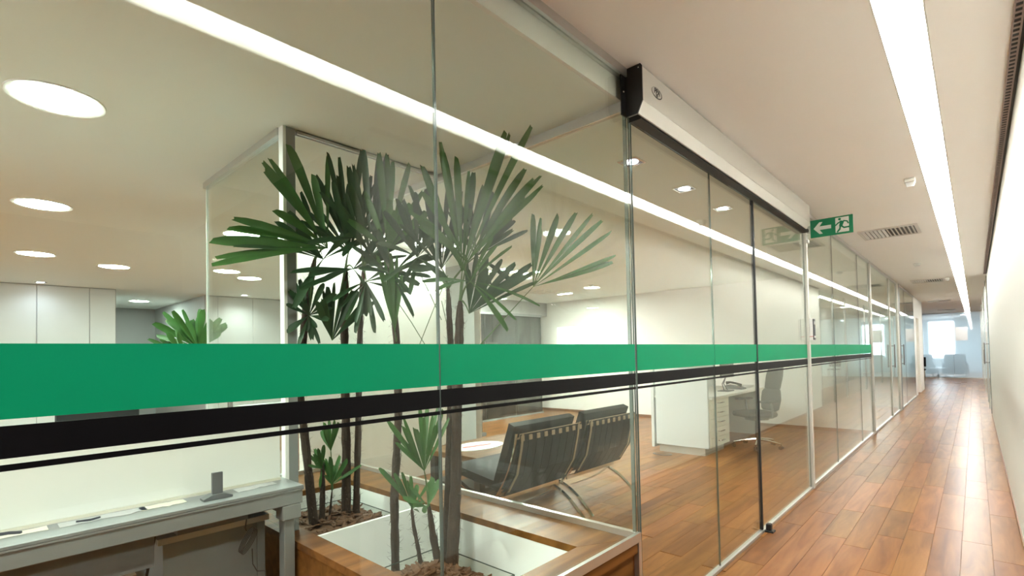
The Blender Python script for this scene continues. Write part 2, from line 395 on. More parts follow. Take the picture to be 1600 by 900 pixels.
pane('glass_panel', 14.93, 17.28, .03, HC-.04, 'farthest plain glass panel before the white wall', stripe=False)
def post(y0, y1, x0, x1, label, m=ALUP):
    return box(x0, x1, y0, y1, 0, HC, bev=.003).build('partition_post', m, label=label, cat='post')
pp = post(5.53, 5.58, -.025, .02, 'pale aluminium post carrying the card reader at the end of the sliding doors')
post(9.59, 9.65, -.025, .02, 'aluminium post at the end of the striped glass')
post(13.31, 13.5, -.03, .02, 'broad grey aluminium post beside the far glass doors')
post(13.56, 13.72, -.03, .02, 'second broad aluminium post, just behind the other far one', GREYD)
post(12.002, 12.028, -.02, .014, 'slim aluminium post before the first plain glass door')
for a, b, l in ((5.585, 9.58, 'striped'), (9.66, 17.28, 'plain')):
    MB().box(-.025, .014, a, b, HC-.04, HC).build('top_rail', ALU, label='aluminium ceiling channel above the far %s glass panels' % l, cat='rail')
    MB().box(-.022, .011, a, b, 0, .03).build('bottom_rail', ALU, label='aluminium floor channel under the far %s glass panels' % l, cat='rail')
# right-hand far doors
g = 'glass panels on the far right side of the corridor'
for i, (a, b) in enumerate(((13.25, 14.6), (14.63, 16.2), (16.4, 19.5), (19.7, 23.2), (23.4, 27.3))):
    t = pane('glass_panel', a, b, .03, HC-.03, ['glass office door with a bar handle at the end of the white right wall', 'second glass door on the right, its handle next to the first',
        'third glass panel along the right side of the corridor', 'fourth glass panel along the right side, before the last', 'last glass panel on the right, touching the frosted end partition'][i],
        stripe=False, x=XR, cat='glass door' if i < 2 else 'glass panel', group=g)
    if i == 0: pull(t, XR-.011, 14.45, s=-1)
    if i == 1: pull(t, XR-.011, 14.8, s=-1)
    box(XR-.02, XR+.01, b+.001, b+.025, 0, HC).build('partition_post', ALU, label=['slim post right of the first right-hand glass door', 'slim post after the second right-hand glass door', 'slim post after the third right-hand panel', 'slim post after the fourth right-hand panel', 'slim post in the far right corner'][i], cat='post')
# far frosted partition
t = thing('frosted_partition', (0, YE, 0), 'pale blue frosted glass partition closing the far end of the corridor', 'partition')
for a, b in ((-3, -.42), (-.415, .55), (.555, XR)): box(a, b, YE, YE+.012, .03, HC-.03).build('pane', FROST, t)
MB().box(-3, XR, YE-.01, YE+.02, 0, .03).box(-3, XR, YE-.01, YE+.02, HC-.03, HC).build('frame', ALU, t)
box(.62, 1.0, YE-.004, YE-.001, 1.55, 2.1).build('paper_notice', mat('white paper', (.85, .85, .85), .7), t, label='white paper notice')
# planter-bay partitions
def xpane(name, x0, x1, y, z0, z1, label, m=GLASS):
    t = thing(name, ((x0+x1)/2, y, z0), label, 'glass panel')
    box(x0, x1, y-.005, y+.005, z0, z1).build('pane', m, t)
    return t
t = xpane('glass_partition', -2.66, -.014, C1Y, PZ+.03, HO-.05, 'glass cross partition between the palm planter and the lounge')
box(-2.66, -.014, C1Y-.016, C1Y+.016, HO-.05, HO).build('top_rail', ALU, t)
box(-2.66, -.014, C1Y-.014, C1Y+.014, PZ, PZ+.03).build('bottom_rail', ALU, t)
box(-.03, -.014, C1Y-.006, C1Y+.006, PZ+.03, HO-.05).build('polished_edge', EDGE, t)
t = thing('glass_partition', (-2.67, 1.65, PZ), 'glass pane along the rear of the planter', 'glass panel')
box(-2.675, -2.665, 1.16, C1Y-.01, PZ+.03, HO-.001).build('pane', GLASSC, t)
box(-2.685, -2.655, 1.16, C1Y-.01, PZ, PZ+.03).build('bottom_rail', ALU, t)
t = thing('glass_partition', (-2.15, 1.13, .5), 'short glass pane left of the white column behind the palm leaves', 'glass panel')
box(-2.66, -1.48, 1.125, 1.135, .48, HO-.045).build('pane', GLASSC, t)
box(-2.69, -1.48, 1.112, 1.148, HO-.04, HO).build('top_rail', ALU, t)
box(-2.668, -2.66, 1.124, 1.136, .48, HO-.045).build('polished_edge', mat('bright glass edge', (.8, .85, .8), .2, spec=.8), t)
t = thing('partition_column', (-1.45, 1.13, PZ), 'white and grey slim column at the corner of the planter bay', 'column')
box(-1.475, -1.425, 1.118, 1.136, PZ, HO-.001, bev=.002).build('shaft', mat('white powder coat', (.78, .79, .76), .35), t)
box(-1.47, -1.43, 1.137, 1.185, PZ, HO-.001).build('grey_channel', GREYD, t)
MB().box(-1.465, -1.458, 1.2, C1Y-.02, HO-.022, HO).box(-1.442, -1.435, 1.2, C1Y-.02, HO-.022, HO).box(-1.465, -1.435, 1.2, C1Y-.02, HO-.006, HO).build('ceiling_channel', ALU, t)

# ================================================================== DOOR OPERATOR
t = thing('door_operator', (.06, 3.9, 2.5), 'long beige metal sliding door operator box under the corridor ceiling', 'door operator')
OY0, OY1 = 2.145, 5.38
MB().prism([(.005, 2.712), (.084, 2.712), (.09, 2.706), (.09, 2.546), (.005, 2.546)], 1, OY0, OY1).build('upper_cover', ALUP, t)
MB().prism([(.005, 2.544), (.09, 2.544), (.062, 2.492), (.054, 2.492), (.054, 2.51), (.005, 2.51)], 1, OY0, OY1).build('lower_cover', ALUP, t)
box(-.015, .05, OY0+.05, OY1+.13, 2.484, 2.51).build('track', BLACKM, t)
e = MB().prism([(.0, 2.718), (.085, 2.718), (.092, 2.708), (.092, 2.543), (.064, 2.486), (.0, 2.486)], 1, OY0-.008, OY0)
e.box(.0, .006, OY0-.05, OY0, 2.485, 2.70)
ec = e.build('end_cap', BLACK, t, label='black end plate')
for q3 in ((.076, OY0-.0085, 2.70), (.0065, OY0-.03, 2.60)):
    MB().cyl((q3[0], q3[1]), .003, q3[2]-.003, q3[2]+.003, 8).build('screw', CHROME, ec)
# badge
def text_mesh(txt, size, depth):
    cu = bpy.data.curves.new('t', 'FONT'); cu.body = txt; cu.size = size; cu.extrude = depth; cu.offset = .0012; cu.shear = .2; cu.align_x = 'CENTER'; cu.align_y = 'CENTER'
    o = bpy.data.objects.new('t', cu); COL.objects.link(o)
    dg = bpy.context.evaluated_depsgraph_get(); me = bpy.data.meshes.new_from_object(o.evaluated_get(dg)); bpy.data.objects.remove(o); return me
BY, BZ, BX = 2.29, 2.628, .0902
bm_ = MB()
ring = lambda ry, rz, x, oy=0, oz=0: [(x, BY+oy+ry*math.cos(a), BZ+oz+rz*math.sin(a)) for a in [2*math.pi*k/36 for k in range(36)]]
bm_.rings([ring(.054, .026, BX), ring(.054, .026, BX+.001), ring(.0505, .0232, BX+.001, -.0015, .0014), ring(.0505, .0232, BX, -.0015, .0014)], cap=False)
bd = bm_.build('badge', BLACK, t, label='black oval maker badge')
me = text_mesh('PPA', .036, .0003); me.materials.append(BLACK)
me.transform(Matrix.Translation((BX+.0008, BY, BZ+.006)) @ Matrix(((0, 0, 1, 0), (1.0, 0, 0, 0), (0, 1, 0, 0), (0, 0, 0, 1))) @ Matrix.Diagonal((1, 1, 1, 1)))
me.transform(Matrix.Translation(-t.location))
o = bpy.data.objects.new('badge_lettering', me); COL.objects.link(o); o.parent = bd
mb = MB()
for r0, r1 in ((.009, .007), (.0045, .003)):
    rg = lambda r, x: [(x, BY+r*1.1*math.cos(a), BZ-.0125+r*math.sin(a)) for a in [2*math.pi*k/20 for k in range(20)]]
    mb.rings([rg(r0, BX), rg(r0, BX+.001), rg(r1, BX+.001), rg(r1, BX)], cap=False)
mb.build('badge_emblem', BLACK, bd)

# ================================================================== EXIT SIGN
EX0, EX1, EZ0, EZ1, EY = .045, .400, 2.440, 2.612, 5.60
t = thing('exit_sign', ((EX0+EX1)/2, EY, EZ0), 'green and white running man exit sign with an arrow pointing left', 'exit sign')
box(EX0, EX1, EY, EY+.014, EZ0, EZ1, bev=.002).build('board', SIGNG, t)
box(EX0-.045, EX0, EY+.002, EY+.012, EZ0+.05, EZ1-.05).build('bracket', ALU, t)
sw, sh = EX1-EX0, EZ1-EZ0
def sp(poly, name, m, y0, parent):      # polygon in sign units (u 0..1, v 0..1)
    return MB().prism([(EX0+u*sw, EZ0+v*sh) for u, v in poly], 1, y0-.0012, y0).build(name, m, parent)
sp([(.08, .5), (.22, .83), (.30, .83), (.225, .60), (.50, .60), (.50, .40), (.225, .40), (.30, .17), (.22, .17)], 'arrow', SIGNW, EY, t)
dw = sp([(.60, .10), (.91, .10), (.91, .92), (.60, .92)], 'doorway_symbol', SIGNW, EY, t)
mb = MB(); Y1 = EY-.0013
def limb(pts, w0, w1):
    P = [Vector((EX0+u*sw, 0, EZ0+v*sh)) for u, v in pts]
    for i in range(len(P)-1):
        d = (P[i+1]-P[i]).normalized(); n = Vector((-d.z, 0, d.x))
        mb.rings([[(q.x+n.x*s*wd, yy, q.z+n.z*s*wd) for q, s, wd in ((P[i]-d*.003, 1, w0), (P[i]-d*.003, -1, w0), (P[i+1]+d*.003, -1, w1), (P[i+1]+d*.003, 1, w1))] for yy in (Y1-.0012, Y1)])
limb([(.76, .70), (.72, .44)], .017, .013)                 # torso
limb([(.79, .71), (.87, .66), (.895, .54)], .006, .0055)   # back arm
limb([(.73, .70), (.665, .62), (.60, .50)], .006, .0055)   # front arm
limb([(.73, .46), (.795, .33), (.90, .34), (.955, .31)], .008, .006)    # trailing leg
limb([(.715, .45), (.70, .28), (.64, .13)], .008, .006)    # leading leg
mb.rings([[(EX0+.70*sw+.0115*math.cos(a), yy, EZ0+.825*sh+.0125*math.sin(a)) for a in [2*math.pi*k/18 for k in range(18)]] for yy in (Y1-.0012, Y1)])
mb.build('running_figure', SIGNG, dw)

# ================================================================== card reader, hinge, floor guide
t = thing('card_reader', (.035, 5.60, 1.43), 'white and black card reader box fixed to the aluminium post', 'card reader')
box(.021, .05, 5.535, 5.62, 1.435, 1.65, bev=.004).build('case', mat('white plastic', (.8, .8, .78), .35), t)
box(.05, .058, 5.54, 5.615, 1.44, 1.645, bev=.003).build('front_plate', BLACK, t)
box(.0575, .0595, 5.548, 5.607, 1.59, 1.62).build('display', mat('pale display', (.6, .63, .62), .2), t)
box(.0575, .0595, 5.548, 5.607, 1.46, 1.48).build('status_bar', SIGNW, t)
box(.0205, .052, 5.533, 5.6205, 1.47, 1.475).build('red_line', REDP, t)
t = thing('door_sensor', (.03, 5.55, 2.38), 'small steel latch fitting on the post under the exit sign', 'latch')
box(.021, .04, 5.535, 5.575, 2.385, 2.42, bev=.004).build('latch_block', ALU, t)
MB().tube([(.03, 5.555, 2.42), (.03, 5.555, 2.47)], .006).build('latch_rod', CHROME, t)
t = thing('door_guide', (.04, 4.03, 0), 'small black floor guide at the foot of the sliding door', 'door guide')
box(.006, .07, 4.01, 4.075, 0, .012, bev=.003).build('foot_plate', BLACK, t)
box(.014, .05, 4.02, 4.065, .012, .06, bev=.006).build('guide_block', BLACK, t)
for yy in (4.025, 4.06): MB().cyl((.062, yy), .006, .012, .016, 8).build('bolt', CHROME, t)

# ================================================================== corridor ceiling fittings
def vent(xc, yc, lx, ly, label):
    t = thing('ceiling_vent', (xc, yc, HC-.02), label, 'air vent', 'corridor ceiling vents')
    x0, x1, y0, y1 = xc-lx/2, xc+lx/2, yc-ly/2, yc+ly/2
    MB().box(x0, x1, y0, y0+.035, HC-.014, HC-.001).box(x0, x1, y1-.035, y1, HC-.014, HC-.001).box(x0, x0+.03, y0+.035, y1-.035, HC-.014, HC-.001).box(x1-.03, x1, y0+.035, y1-.035, HC-.014, HC-.001).build('frame', mat('white grille', (.72, .70, .66), .45), t)
    box(x0+.03, x1-.03, y0+.035, y1-.035, HC-.003, HC-.001).build('dark_duct', DARKW, t)
    n = max(6, int((lx-.06)/.036)); st = (lx-.06)/n
    mid = n//2
    for i in range(n):
        a = x0+.03+st*(i+.5); s = -1 if i < mid else 1
        MB().prism([(a-s*.013, HC-.003), (a-s*.011, HC-.003), (a+s*.010, HC-.017), (a+s*.008, HC-.018)], 1, y0+.036, y1-.036).build('slat', mat('white grille', (.72, .70, .66), .45), t)
vent(.50, 7.38, .56, .60, 'nearest slatted ceiling vent beside the exit sign')
vent(.52, 13.5, .54, .62, 'second slatted ceiling vent along the corridor')
vent(.45, 19.9, .54, .5, 'third slatted ceiling vent, small in the distance')
vent(.45, 25.2, .54, .5, 'farthest ceiling vent just before the frosted partition')
def sensor(x, y, label):
    t = thing('motion_sensor', (x, y, HC-.05), label, 'sensor', 'square white ceiling sensors')
    box(x-.035, x+.035, y-.045, y+.045, HC-.028, HC, bev=.004).build('base', mat('white plastic', (.8, .8, .78), .35), t)
    MB().rings([[(x-.03, y-.03, HC-.028), (x+.03, y-.03, HC-.028), (x+.03, y+.035, HC-.028), (x-.03, y+.035, HC-.028)], [(x-.022, y-.012, HC-.062), (x+.022, y-.012, HC-.062), (x+.024, y+.035, HC-.05), (x-.024, y+.035, HC-.05)]]).build('lens', mat('pearl lens', (.68, .70, .70), .3), t)
sensor(.862, 5.18, 'nearest small square white sensor beside the strip light')
sensor(.84, 13.3, 'distant small square white sensor beside the strip light')
def smoke(x, y, z, label, s=1):
    t = thing('smoke_detector', (x, y, z-.05), label, 'smoke detector')
    MB().lathe((x, y), [(.052*s, z), (.055*s, z-.012), (.05*s, z-.02)], 20).build('base', mat('white plastic', (.8, .8, .78), .35), t)
    MB().lathe((x, y), [(.042*s, z-.02), (.046*s, z-.034), (.03*s, z-.048), (.012*s, z-.05)], 20).build('sensor_head', mat('white plastic', (.8, .8, .78), .35), t)
smoke(.545, 10.55, HC, 'round white smoke detector on the corridor ceiling')
smoke(-3.9, 7.6, HO, 'round white smoke detector on the lounge ceiling')
# dotted slot diffuser along the right wall
t = thing('linear_diffuser', (XR-.02, 7, HC-.02), 'thin black dotted air slot along the top of the right wall', 'air vent')
box(XR-.045, XR-.001, 1.62, 13.1, HC-.010, HC-.001).build('slot', BLACKM, t)
mb = MB()
y = 1.65
while y < 13.05:
    mb.box(XR-.043, XR-.02, y, y+.018, HC-.0125, HC-.010); y += .045
mb.box(XR-.047, XR-.042, 1.62, 13.1, HC-.0135, HC-.001).box(XR-.021, XR-.014, 1.62, 13.1, HC-.0135, HC-.010)
mb.build('fins', mat('brown metal fins', (.30, .22, .19), .5), t, kind='stuff')

# ================================================================== office downlights and lounge spots
def downlight(x, y, label=None, r=.15, g='round office downlights'):
    t = thing('downlight', (x, y, HO-.01), label, 'ceiling light', g)
    MB().lathe((x, y), [(r+.028, HO), (r+.026, HO-.006), (r+.004, HO-.004), (r, HO-.001)], 40, cap=False).build('trim_ring', mat('white trim', (.78, .78, .74), .4), t, smooth=True)
    MB().lathe((x, y), [(.001, HO-.0045), (r, HO-.003), (r, HO-.001)], 40).build('diffuser', DOWN, t)
vis = [(-1.90, .295, 'largest round downlight at the top left of the picture'), (-4.06, .42, 'second round downlight below the largest one'), (-6.48, .555, 'third round downlight at the left, above the white panels'),
       (-6.90, 1.31, 'small round downlight right of the three stacked ones'), (-6.39, 2.445, 'round downlight seen through the short glass pane, left one'), (-6.84, 2.90, 'smallest round downlight behind the short glass pane'), (-3.98, 2.18, 'round downlight glowing beside the white column behind leaf tips')]
for a in vis: downlight(*a)
downlight(-11.2, 2.4, 'added round downlight brightening the grey passage behind the far palm')  # lamp added to lift the dark passage
for x in (-1.9, -4.1, -6.5):
    for y in (-1.7, -3.6, -5.6, -7.2): downlight(x, y, 'round office downlight seen only as a reflection in the glass')
def spotlight(x, y, label, r=.055, watts=38):
    t = thing('square_spotlight', (x, y, HO-.01), label, 'ceiling light', 'square recessed spotlights')
    s = r
    MB().box(x-s-.012, x+s+.012, y-s-.012, y-s, HO-.006, HO).box(x-s-.012, x+s+.012, y+s, y+s+.012, HO-.006, HO).box(x-s-.012, x-s, y-s, y+s, HO-.006, HO).box(x+s, x+s+.012, y-s, y+s, HO-.006, HO).build('frame', CHROME, t)
    box(x-s, x+s, y-s, y+s, HO-.002, HO-.0005).build('reflector', mat('violet grey reflector', (.20, .20, .32), .2, .6), t)
    MB().lathe((x, y+.0), [(.001, HO-.006), (s*.72, HO-.005), (s*.78, HO-.002)], 24).build('lamp', SPOT, t)
    ld = bpy.data.lights.new('spot_beam', 'SPOT'); ld.energy = watts; ld.color = (.72, .82, 1) if watts < 6 else (.92, .98, 1) if watts < 20 else (.95, 1, .93); ld.spot_size = math.radians(150); ld.spot_blend = 1; ld.shadow_soft_size = .04
    lo = bpy.data.objects.new('spot_beam', ld); COL.objects.link(lo); lo.parent = t; lo.location = (0, 0, -.012)
for x, y, l in ((-.386, 2.88, 'square spotlight crossed by the planter corner glass joint'), (-.372, 3.64, 'square spotlight above the fixed glass panel, middle of three'), (-.362, 4.39, 'square spotlight nearest the sliding door seal'),
                (-.39, .55, 'added unseen square spotlight lighting the grey desk end'), (-.39, -.15, 'added unseen square spotlight lighting the desk divider'), (-.39, -.85, 'added unseen square spotlight at the start of the desk row'),  # row added out of view to brighten desk, divider and planter
                (-9.1, .80, 'small spotlight washing the far white panels at the left edge'), (-9.0, 3.6, 'small spotlight washing the far white panels behind the short glass pane')): spotlight(x, y, l, watts=4 if x < -9 else 19 if 2 < y else 21)
for x, y, l in ((-3.2, 2.5, 'lounge wall light hidden behind palm leaves, first of a row of four'), (-3.2, 2.9, 'lounge wall light behind palm leaves, second of the row'), (-3.2, 3.3, 'lounge wall light behind palm leaves, third of the row'), (-3.2, 3.7, 'lounge wall light at the far end of the row behind the palms'),
        (-3.86, 5.2, 'left one of three flat lounge lights seen through the palm fans'), (-3.79, 5.47, 'middle one of three flat lounge lights seen through the palm fans'), (-3.72, 5.73, 'right one of three flat lounge lights seen through the palm fans'),
        (-5.5, 7.0, 'added flat ceiling light in the dark lobby, brightening the lounge'), (-5.0, 8.3, 'added flat ceiling light brightening the white wall at the end of the lobby')):  # both lobby lamps are added to brighten the lounge
    t = thing('lounge_light', (x, y, HO-.01), l, 'ceiling light', 'flat lounge ceiling lights')
    MB().box(x-.17, x+.17, y-.05, y-.04, HO-.006, HO).box(x-.17, x+.17, y+.04, y+.05, HO-.006, HO).box(x-.17, x-.16, y-.04, y+.04, HO-.006, HO).box(x+.16, x+.17, y-.04, y+.04, HO-.006, HO).build('frame', ALU, t)
    box(x-.16, x+.16, y-.04, y+.04, HO-.004, HO-.001).build('diffuser', (mat('wall row lamp', (1, 1, .95), .5, emit=30, ecol=(.90, 1, .93)) if y < 4 else mat('lounge lamp', (1, 1, .95), .5, emit=260, ecol=(.94, 1, .95))), t)
for x, y, l in ((-1.6, 11.0, 'round downlight behind the plain glass panel past the second post'), (-1.6, 13.0, 'round downlight behind the first plain glass door'), (-1.6, 15.8, 'round downlight behind the farthest plain glass panel')): downlight(x, y, l, .13, 'far room downlights')
for x, y, l in ((2.0, 15.5, 'added round downlight lighting the wall behind the nearer far right glass doors'), (2.0, 20, 'added round downlight lighting the wall behind the farther right glass panels'), (-.9, 30, 'left added downlight brightening the room behind the frosted glass'), (.9, 30, 'right added downlight brightening the room behind the frosted glass')):  # lamps added to brighten the rooms behind the far glass
    t = thing('added_far_downlight', (x, y, HC-.01), l, 'ceiling light', 'added far downlights')
    MB().lathe((x, y), [(.16, HC), (.155, HC-.006), (.13, HC-.002)], 24, cap=False).build('trim_ring', WHITE, t)
    MB().lathe((x, y), [(.001, HC-.005), (.13, HC-.003), (.13, HC-.001)], 24).build('diffuser', mat('added side room lamp' if y < 25 else 'added end room lamp', (1, 1, 1), .5, emit=30 if y < 25 else 190, ecol=(.92, .97, 1)), t)
# square ceiling diffuser in the lounge
t = thing('ceiling_diffuser', (-5.1, 7.7, HO-.01), 'square white air diffuser on the lounge ceiling', 'air vent')
for s, z in ((.30, 0), (.21, .004), (.12, .008)):
    MB().box(-5.1-s, -5.1+s, 7.7-s, 7.7-s+.03, HO-.006-z, HO).box(-5.1-s, -5.1+s, 7.7+s-.03, 7.7+s, HO-.006-z, HO).box(-5.1-s, -5.1-s+.03, 7.7-s, 7.7+s, HO-.006-z, HO).box(-5.1+s-.03, -5.1+s, 7.7-s, 7.7+s, HO-.006-z, HO).build('ring', SIGNW, t)

# ================================================================== PLANTER
PX0, PX1, PY0, PY1 = -2.70, 0.0, 1.10, 2.18
IX0, IX1, IY0, IY1 = -2.18, -.17, 1.205, 1.90
DVX = -1.285
t = thing('planter', (-1.3, 1.62, 0), 'large wooden planter box with a white inside holding the tall palms', 'planter')
def board(poly, z0=PZ-.035, z1=PZ):
    return MB().prism(poly, 2, z0, z1).build('top_board', PWOOD, t)
e = .0012
board([(IX1, IY0+e), (PX1-.012, PY0+e), (PX1-.012, PY1-.01-e), (IX1, IY1-e)])
board([(IX0+e, IY1), (IX1-e, IY1), (PX1-.012-e, PY1-.01), (PX0+e, PY1-.01)])
board([(PX0+e, PY0), (PX1-.012-e, PY0), (IX1-e, IY0), (IX0+e, IY0)])
board([(PX0, PY0+e), (IX0, IY0+e), (IX0, IY1-e), (PX0, PY1-.01-e)])
box(-.05, -.016, PY0+.03, PY1-.05, 0, PZ-.036).build('front_panel', PWOOD, t)
box(PX0+.02, -.02, PY1-.045, PY1-.02, 0, PZ-.036).build('side_panel', PWOOD, t)
box(PX0+.02, -.02, PY0+.004, PY0+.03, 0, PZ-.036).build('side_panel', PWOOD, t)
box(PX0, PX0+.02, PY0+.01, PY1-.02, 0, PZ-.036).build('rear_panel', PWOOD, t)
box(-.012, .006, PY0, PY1-.005, PZ-.012, PZ+.03).build('metal_trim', ALU, t)
box(-.028, .006, PY1-.03, PY1-.004, 0, PZ-.013).build('corner_post', ALU, t)
box(-.011, .002, PY0, PY1-.035, PZ-.06, PZ-.014).build('front_lip', PWOOD, t)
LIN = mat('white laminate lining', (.92, .93, .90), .45)
for a in ((IX0-.012, IX0, IY0, IY1), (IX1, IX1+.012, IY0, IY1), (IX0, IX1, IY0-.012, IY0), (IX0, IX1, IY1, IY1+.012)): box(a[0], a[1], a[2], a[3], .02, PZ-.036).build('lining_panel', LIN, t)
box(DVX-.02, DVX, IY0, IY1, .02, PZ-.012).build('divider', LIN, t)
box(IX0, IX1, IY0, IY1, .02, .04).build('base_panel', LIN, t)
def liner(x0, x1, y0, y1, z0, z1):
    p = MB().box(x0, x1, y0, y0+.004, z0, z1).box(x0, x1, y1-.004, y1, z0, z1).box(x0, x0+.004, y0, y1, z0, z1).box(x1-.004, x1, y0, y1, z0, z1).build('glass_liner', GLASSC, t)
    MB().box(x0, x1, y0, y0+.005, z1, z1+.004).box(x0, x1, y1-.005, y1, z1, z1+.004).box(x0, x0+.005, y0, y1, z1, z1+.004).box(x1-.005, x1, y0, y1, z1, z1+.004).box(x1-.005, x1, y1-.005, y1, z0, z1).build('liner_edge', mat('dark glass edge', (.06, .09, .075), .2), p)
liner(IX0+.06, DVX-.08, IY0+.02, IY1-.06, .04, .365)
liner(DVX+.18, -.52, IY0+.02, IY1-.05, .04, .262)
def mulch(x0, x1, y0, y1, z, label, n, hump):
    mb = MB(); R = random.Random(n)
    nx, ny = 10, 8; g = [[(x0+(x1-x0)*i/nx, y0+(y1-y0)*j/ny, z+hump*math.sin(math.pi*i/nx)*math.sin(math.pi*j/ny)+R.uniform(-.008, .008)) for j in range(ny+1)] for i in range(nx+1)]
    vs = [p for r in g for p in r]; mb.add(vs, [(i*(ny+1)+j, (i+1)*(ny+1)+j, (i+1)*(ny+1)+j+1, i*(ny+1)+j+1) for i in range(nx) for j in range(ny)])
    for _ in range(n):
        u, v = R.random(), R.random(); p = Vector((x0+.03+(x1-x0-.06)*u, y0+.03+(y1-y0-.06)*v, z+hump*math.sin(math.pi*u)*math.sin(math.pi*v)+.006))
        a = Matrix.Rotation(R.uniform(0, 6.28), 3, 'Z') @ Matrix.Rotation(R.uniform(-.7, .7), 3, 'X') @ Matrix.Rotation(R.uniform(-.5, .5), 3, 'Y')
        l, w_, h = R.uniform(.02, .055), R.uniform(.008, .022), R.uniform(.002, .006)
        sh = [(-l, -w_*.6), (-l*.4, -w_), (l*.7, -w_*.8), (l, R.uniform(-.3, .3)*w_), (l*.5, w_), (-l*.6, w_*.7)]
        mb.rings([[p+a @ Vector((x, y, s*h+.02*(x/l)**2*.4)) for x, y in sh] for s in (-1, 1)])
    mb.build('bark_mulch', BARK, label=label, cat='mulch', kind='stuff')
mulch(IX0+.07, DVX-.09, IY0+.03, IY1-.07, .335, 'brown bark chips around the rear palm trunks', 260, .05)
mulch(DVX+.19, -.53, IY0+.03, IY1-.06, .20, 'brown bark chips around the front palm trunks', 300, .10)

# ================================================================== PALMS
def bez(p0, p1, p2, t): return p0*((1-t)**2)+p1*(2*t*(1-t))+p2*(t*t)
def leaflet(parent, hub, tip, w0, nrm, bow, m, R):
    d = tip-hub; L = d.length; side = d.cross(nrm).normalized(); nn = side.cross(d).normalized()
    c1 = hub+d*.5+Vector((0, 0, bow*L))
    W = ((0, .08), (.12, .17), (.3, .45), (.55, .85), (.75, 1), (.9, .86), (1.0, .46)); vs = []
    for tt, wf in W:
        p = bez(hub, c1, tip, tt); q = w0*wf
        tw = nn*(q*.28)
        vs += [p-side*q+tw, p, p+side*q+tw]
    # blunt toothed tip
    e0 = tip+d.normalized()*.012
    vs[-3] = vs[-3]+d.normalized()*R.uniform(-.004, .014); vs[-1] = vs[-1]+d.normalized()*R.uniform(-.01, .012)
    fs = []
    for i in range(len(W)-1):
        a = i*3; fs += [(a, a+1, a+4, a+3), (a+1, a+2, a+5, a+4)]
    return MB().add(vs, fs).build('leaflet', m, parent, smooth=True)
def frond(palm, head, hub, tips, w=.014, m=None, bow=.05, R=random.Random(1), nrm=None, bend=None, rp=.004):
    m = m or LEAF
    head, hub = Vector(head), Vector(hub)
    mid = (head+hub)/2+(Vector(bend) if bend else Vector((0, 0, .04)))
    f = MB().tube([bez(head, mid, hub, k/7) for k in range(8)], [rp*(2.2-1.5*(k/7)**.5) for k in range(8)], 6).build('frond', STEM, palm, smooth=True)
    for tip in tips:
        n = nrm or (CAM-hub).normalized()
        n = Vector(n)+Vector((R.uniform(-.35, .35), R.uniform(-.35, .35), R.uniform(.0, .5)))
        leaflet(f, hub, Vector(tip), w*1.4*R.uniform(.6, 1.15), n, bow+R.uniform(-.03, .03), m, R)
    return f
def trunk(palm, pts, r0, r1, hairy=True, R=random.Random(5)):
    P = [Vector(p) for p in pts]; Q = []
    for i in range(len(P)-1):
        for k in range(8): Q.append(P[i].lerp(P[i+1], k/8))
    Q.append(P[-1]); n = len(Q)
    rs = [(r0+(r1-r0)*i/(n-1))*R.uniform(.9, 1.1) for i in range(n)]
    for k_, f_ in enumerate((.5, .68, .85)): rs[n-1-k_] *= f_
    tk = MB().tube(Q, rs, 10).build('trunk', TRUNK, palm, smooth=True)
    if hairy:
        mb = MB()
        for _ in range(int(260*(Q[-1]-Q[0]).length)):
            i = R.randrange(n-1); a = R.uniform(0, 6.28); o = Vector((math.cos(a), math.sin(a), 0)); p = Q[i].lerp(Q[i+1], R.random())+o*rs[i]*.85
            L = R.uniform(.010, .030); tdir = (o+Vector((R.uniform(-.6, .6), R.uniform(-.6, .6), R.uniform(-1, 1.2)))).normalized()
            s = tdir.cross(Vector((0, 0, 1))).normalized()*R.uniform(.0011, .0022); q = p+tdir*L; q2 = q+(tdir+Vector((0, 0, R.uniform(-1, 1)))).normalized()*L*.6
            mb.add([p-s, p+s, q+s*.7, q-s*.7, q2], [(0, 1, 2, 3), (3, 2, 4)])
        for _ in range(int(9*(Q[-1]-Q[0]).length)):     # torn leaf sheaths
            i = R.randrange(n-3); a = R.uniform(-1.2, 1.8); o = Vector((math.cos(a), math.sin(a), 0)); p = Q[i]+o*rs[i]
            s = o.cross(Vector((0, 0, 1)))*.006; u = Q[min(i+3, n-1)]-Q[i]
            mb.add([p-s, p+s, p+u*.6+o*.004+s*.7, p+u*.6+o*.004-s*.7, p+u+o*.008], [(0, 1, 2, 3), (3, 2, 4)])
        mb.build('fibres', FIBRE, palm, kind='stuff')
    return Q
def A(px, py, x): return at(px, py, 0, x)
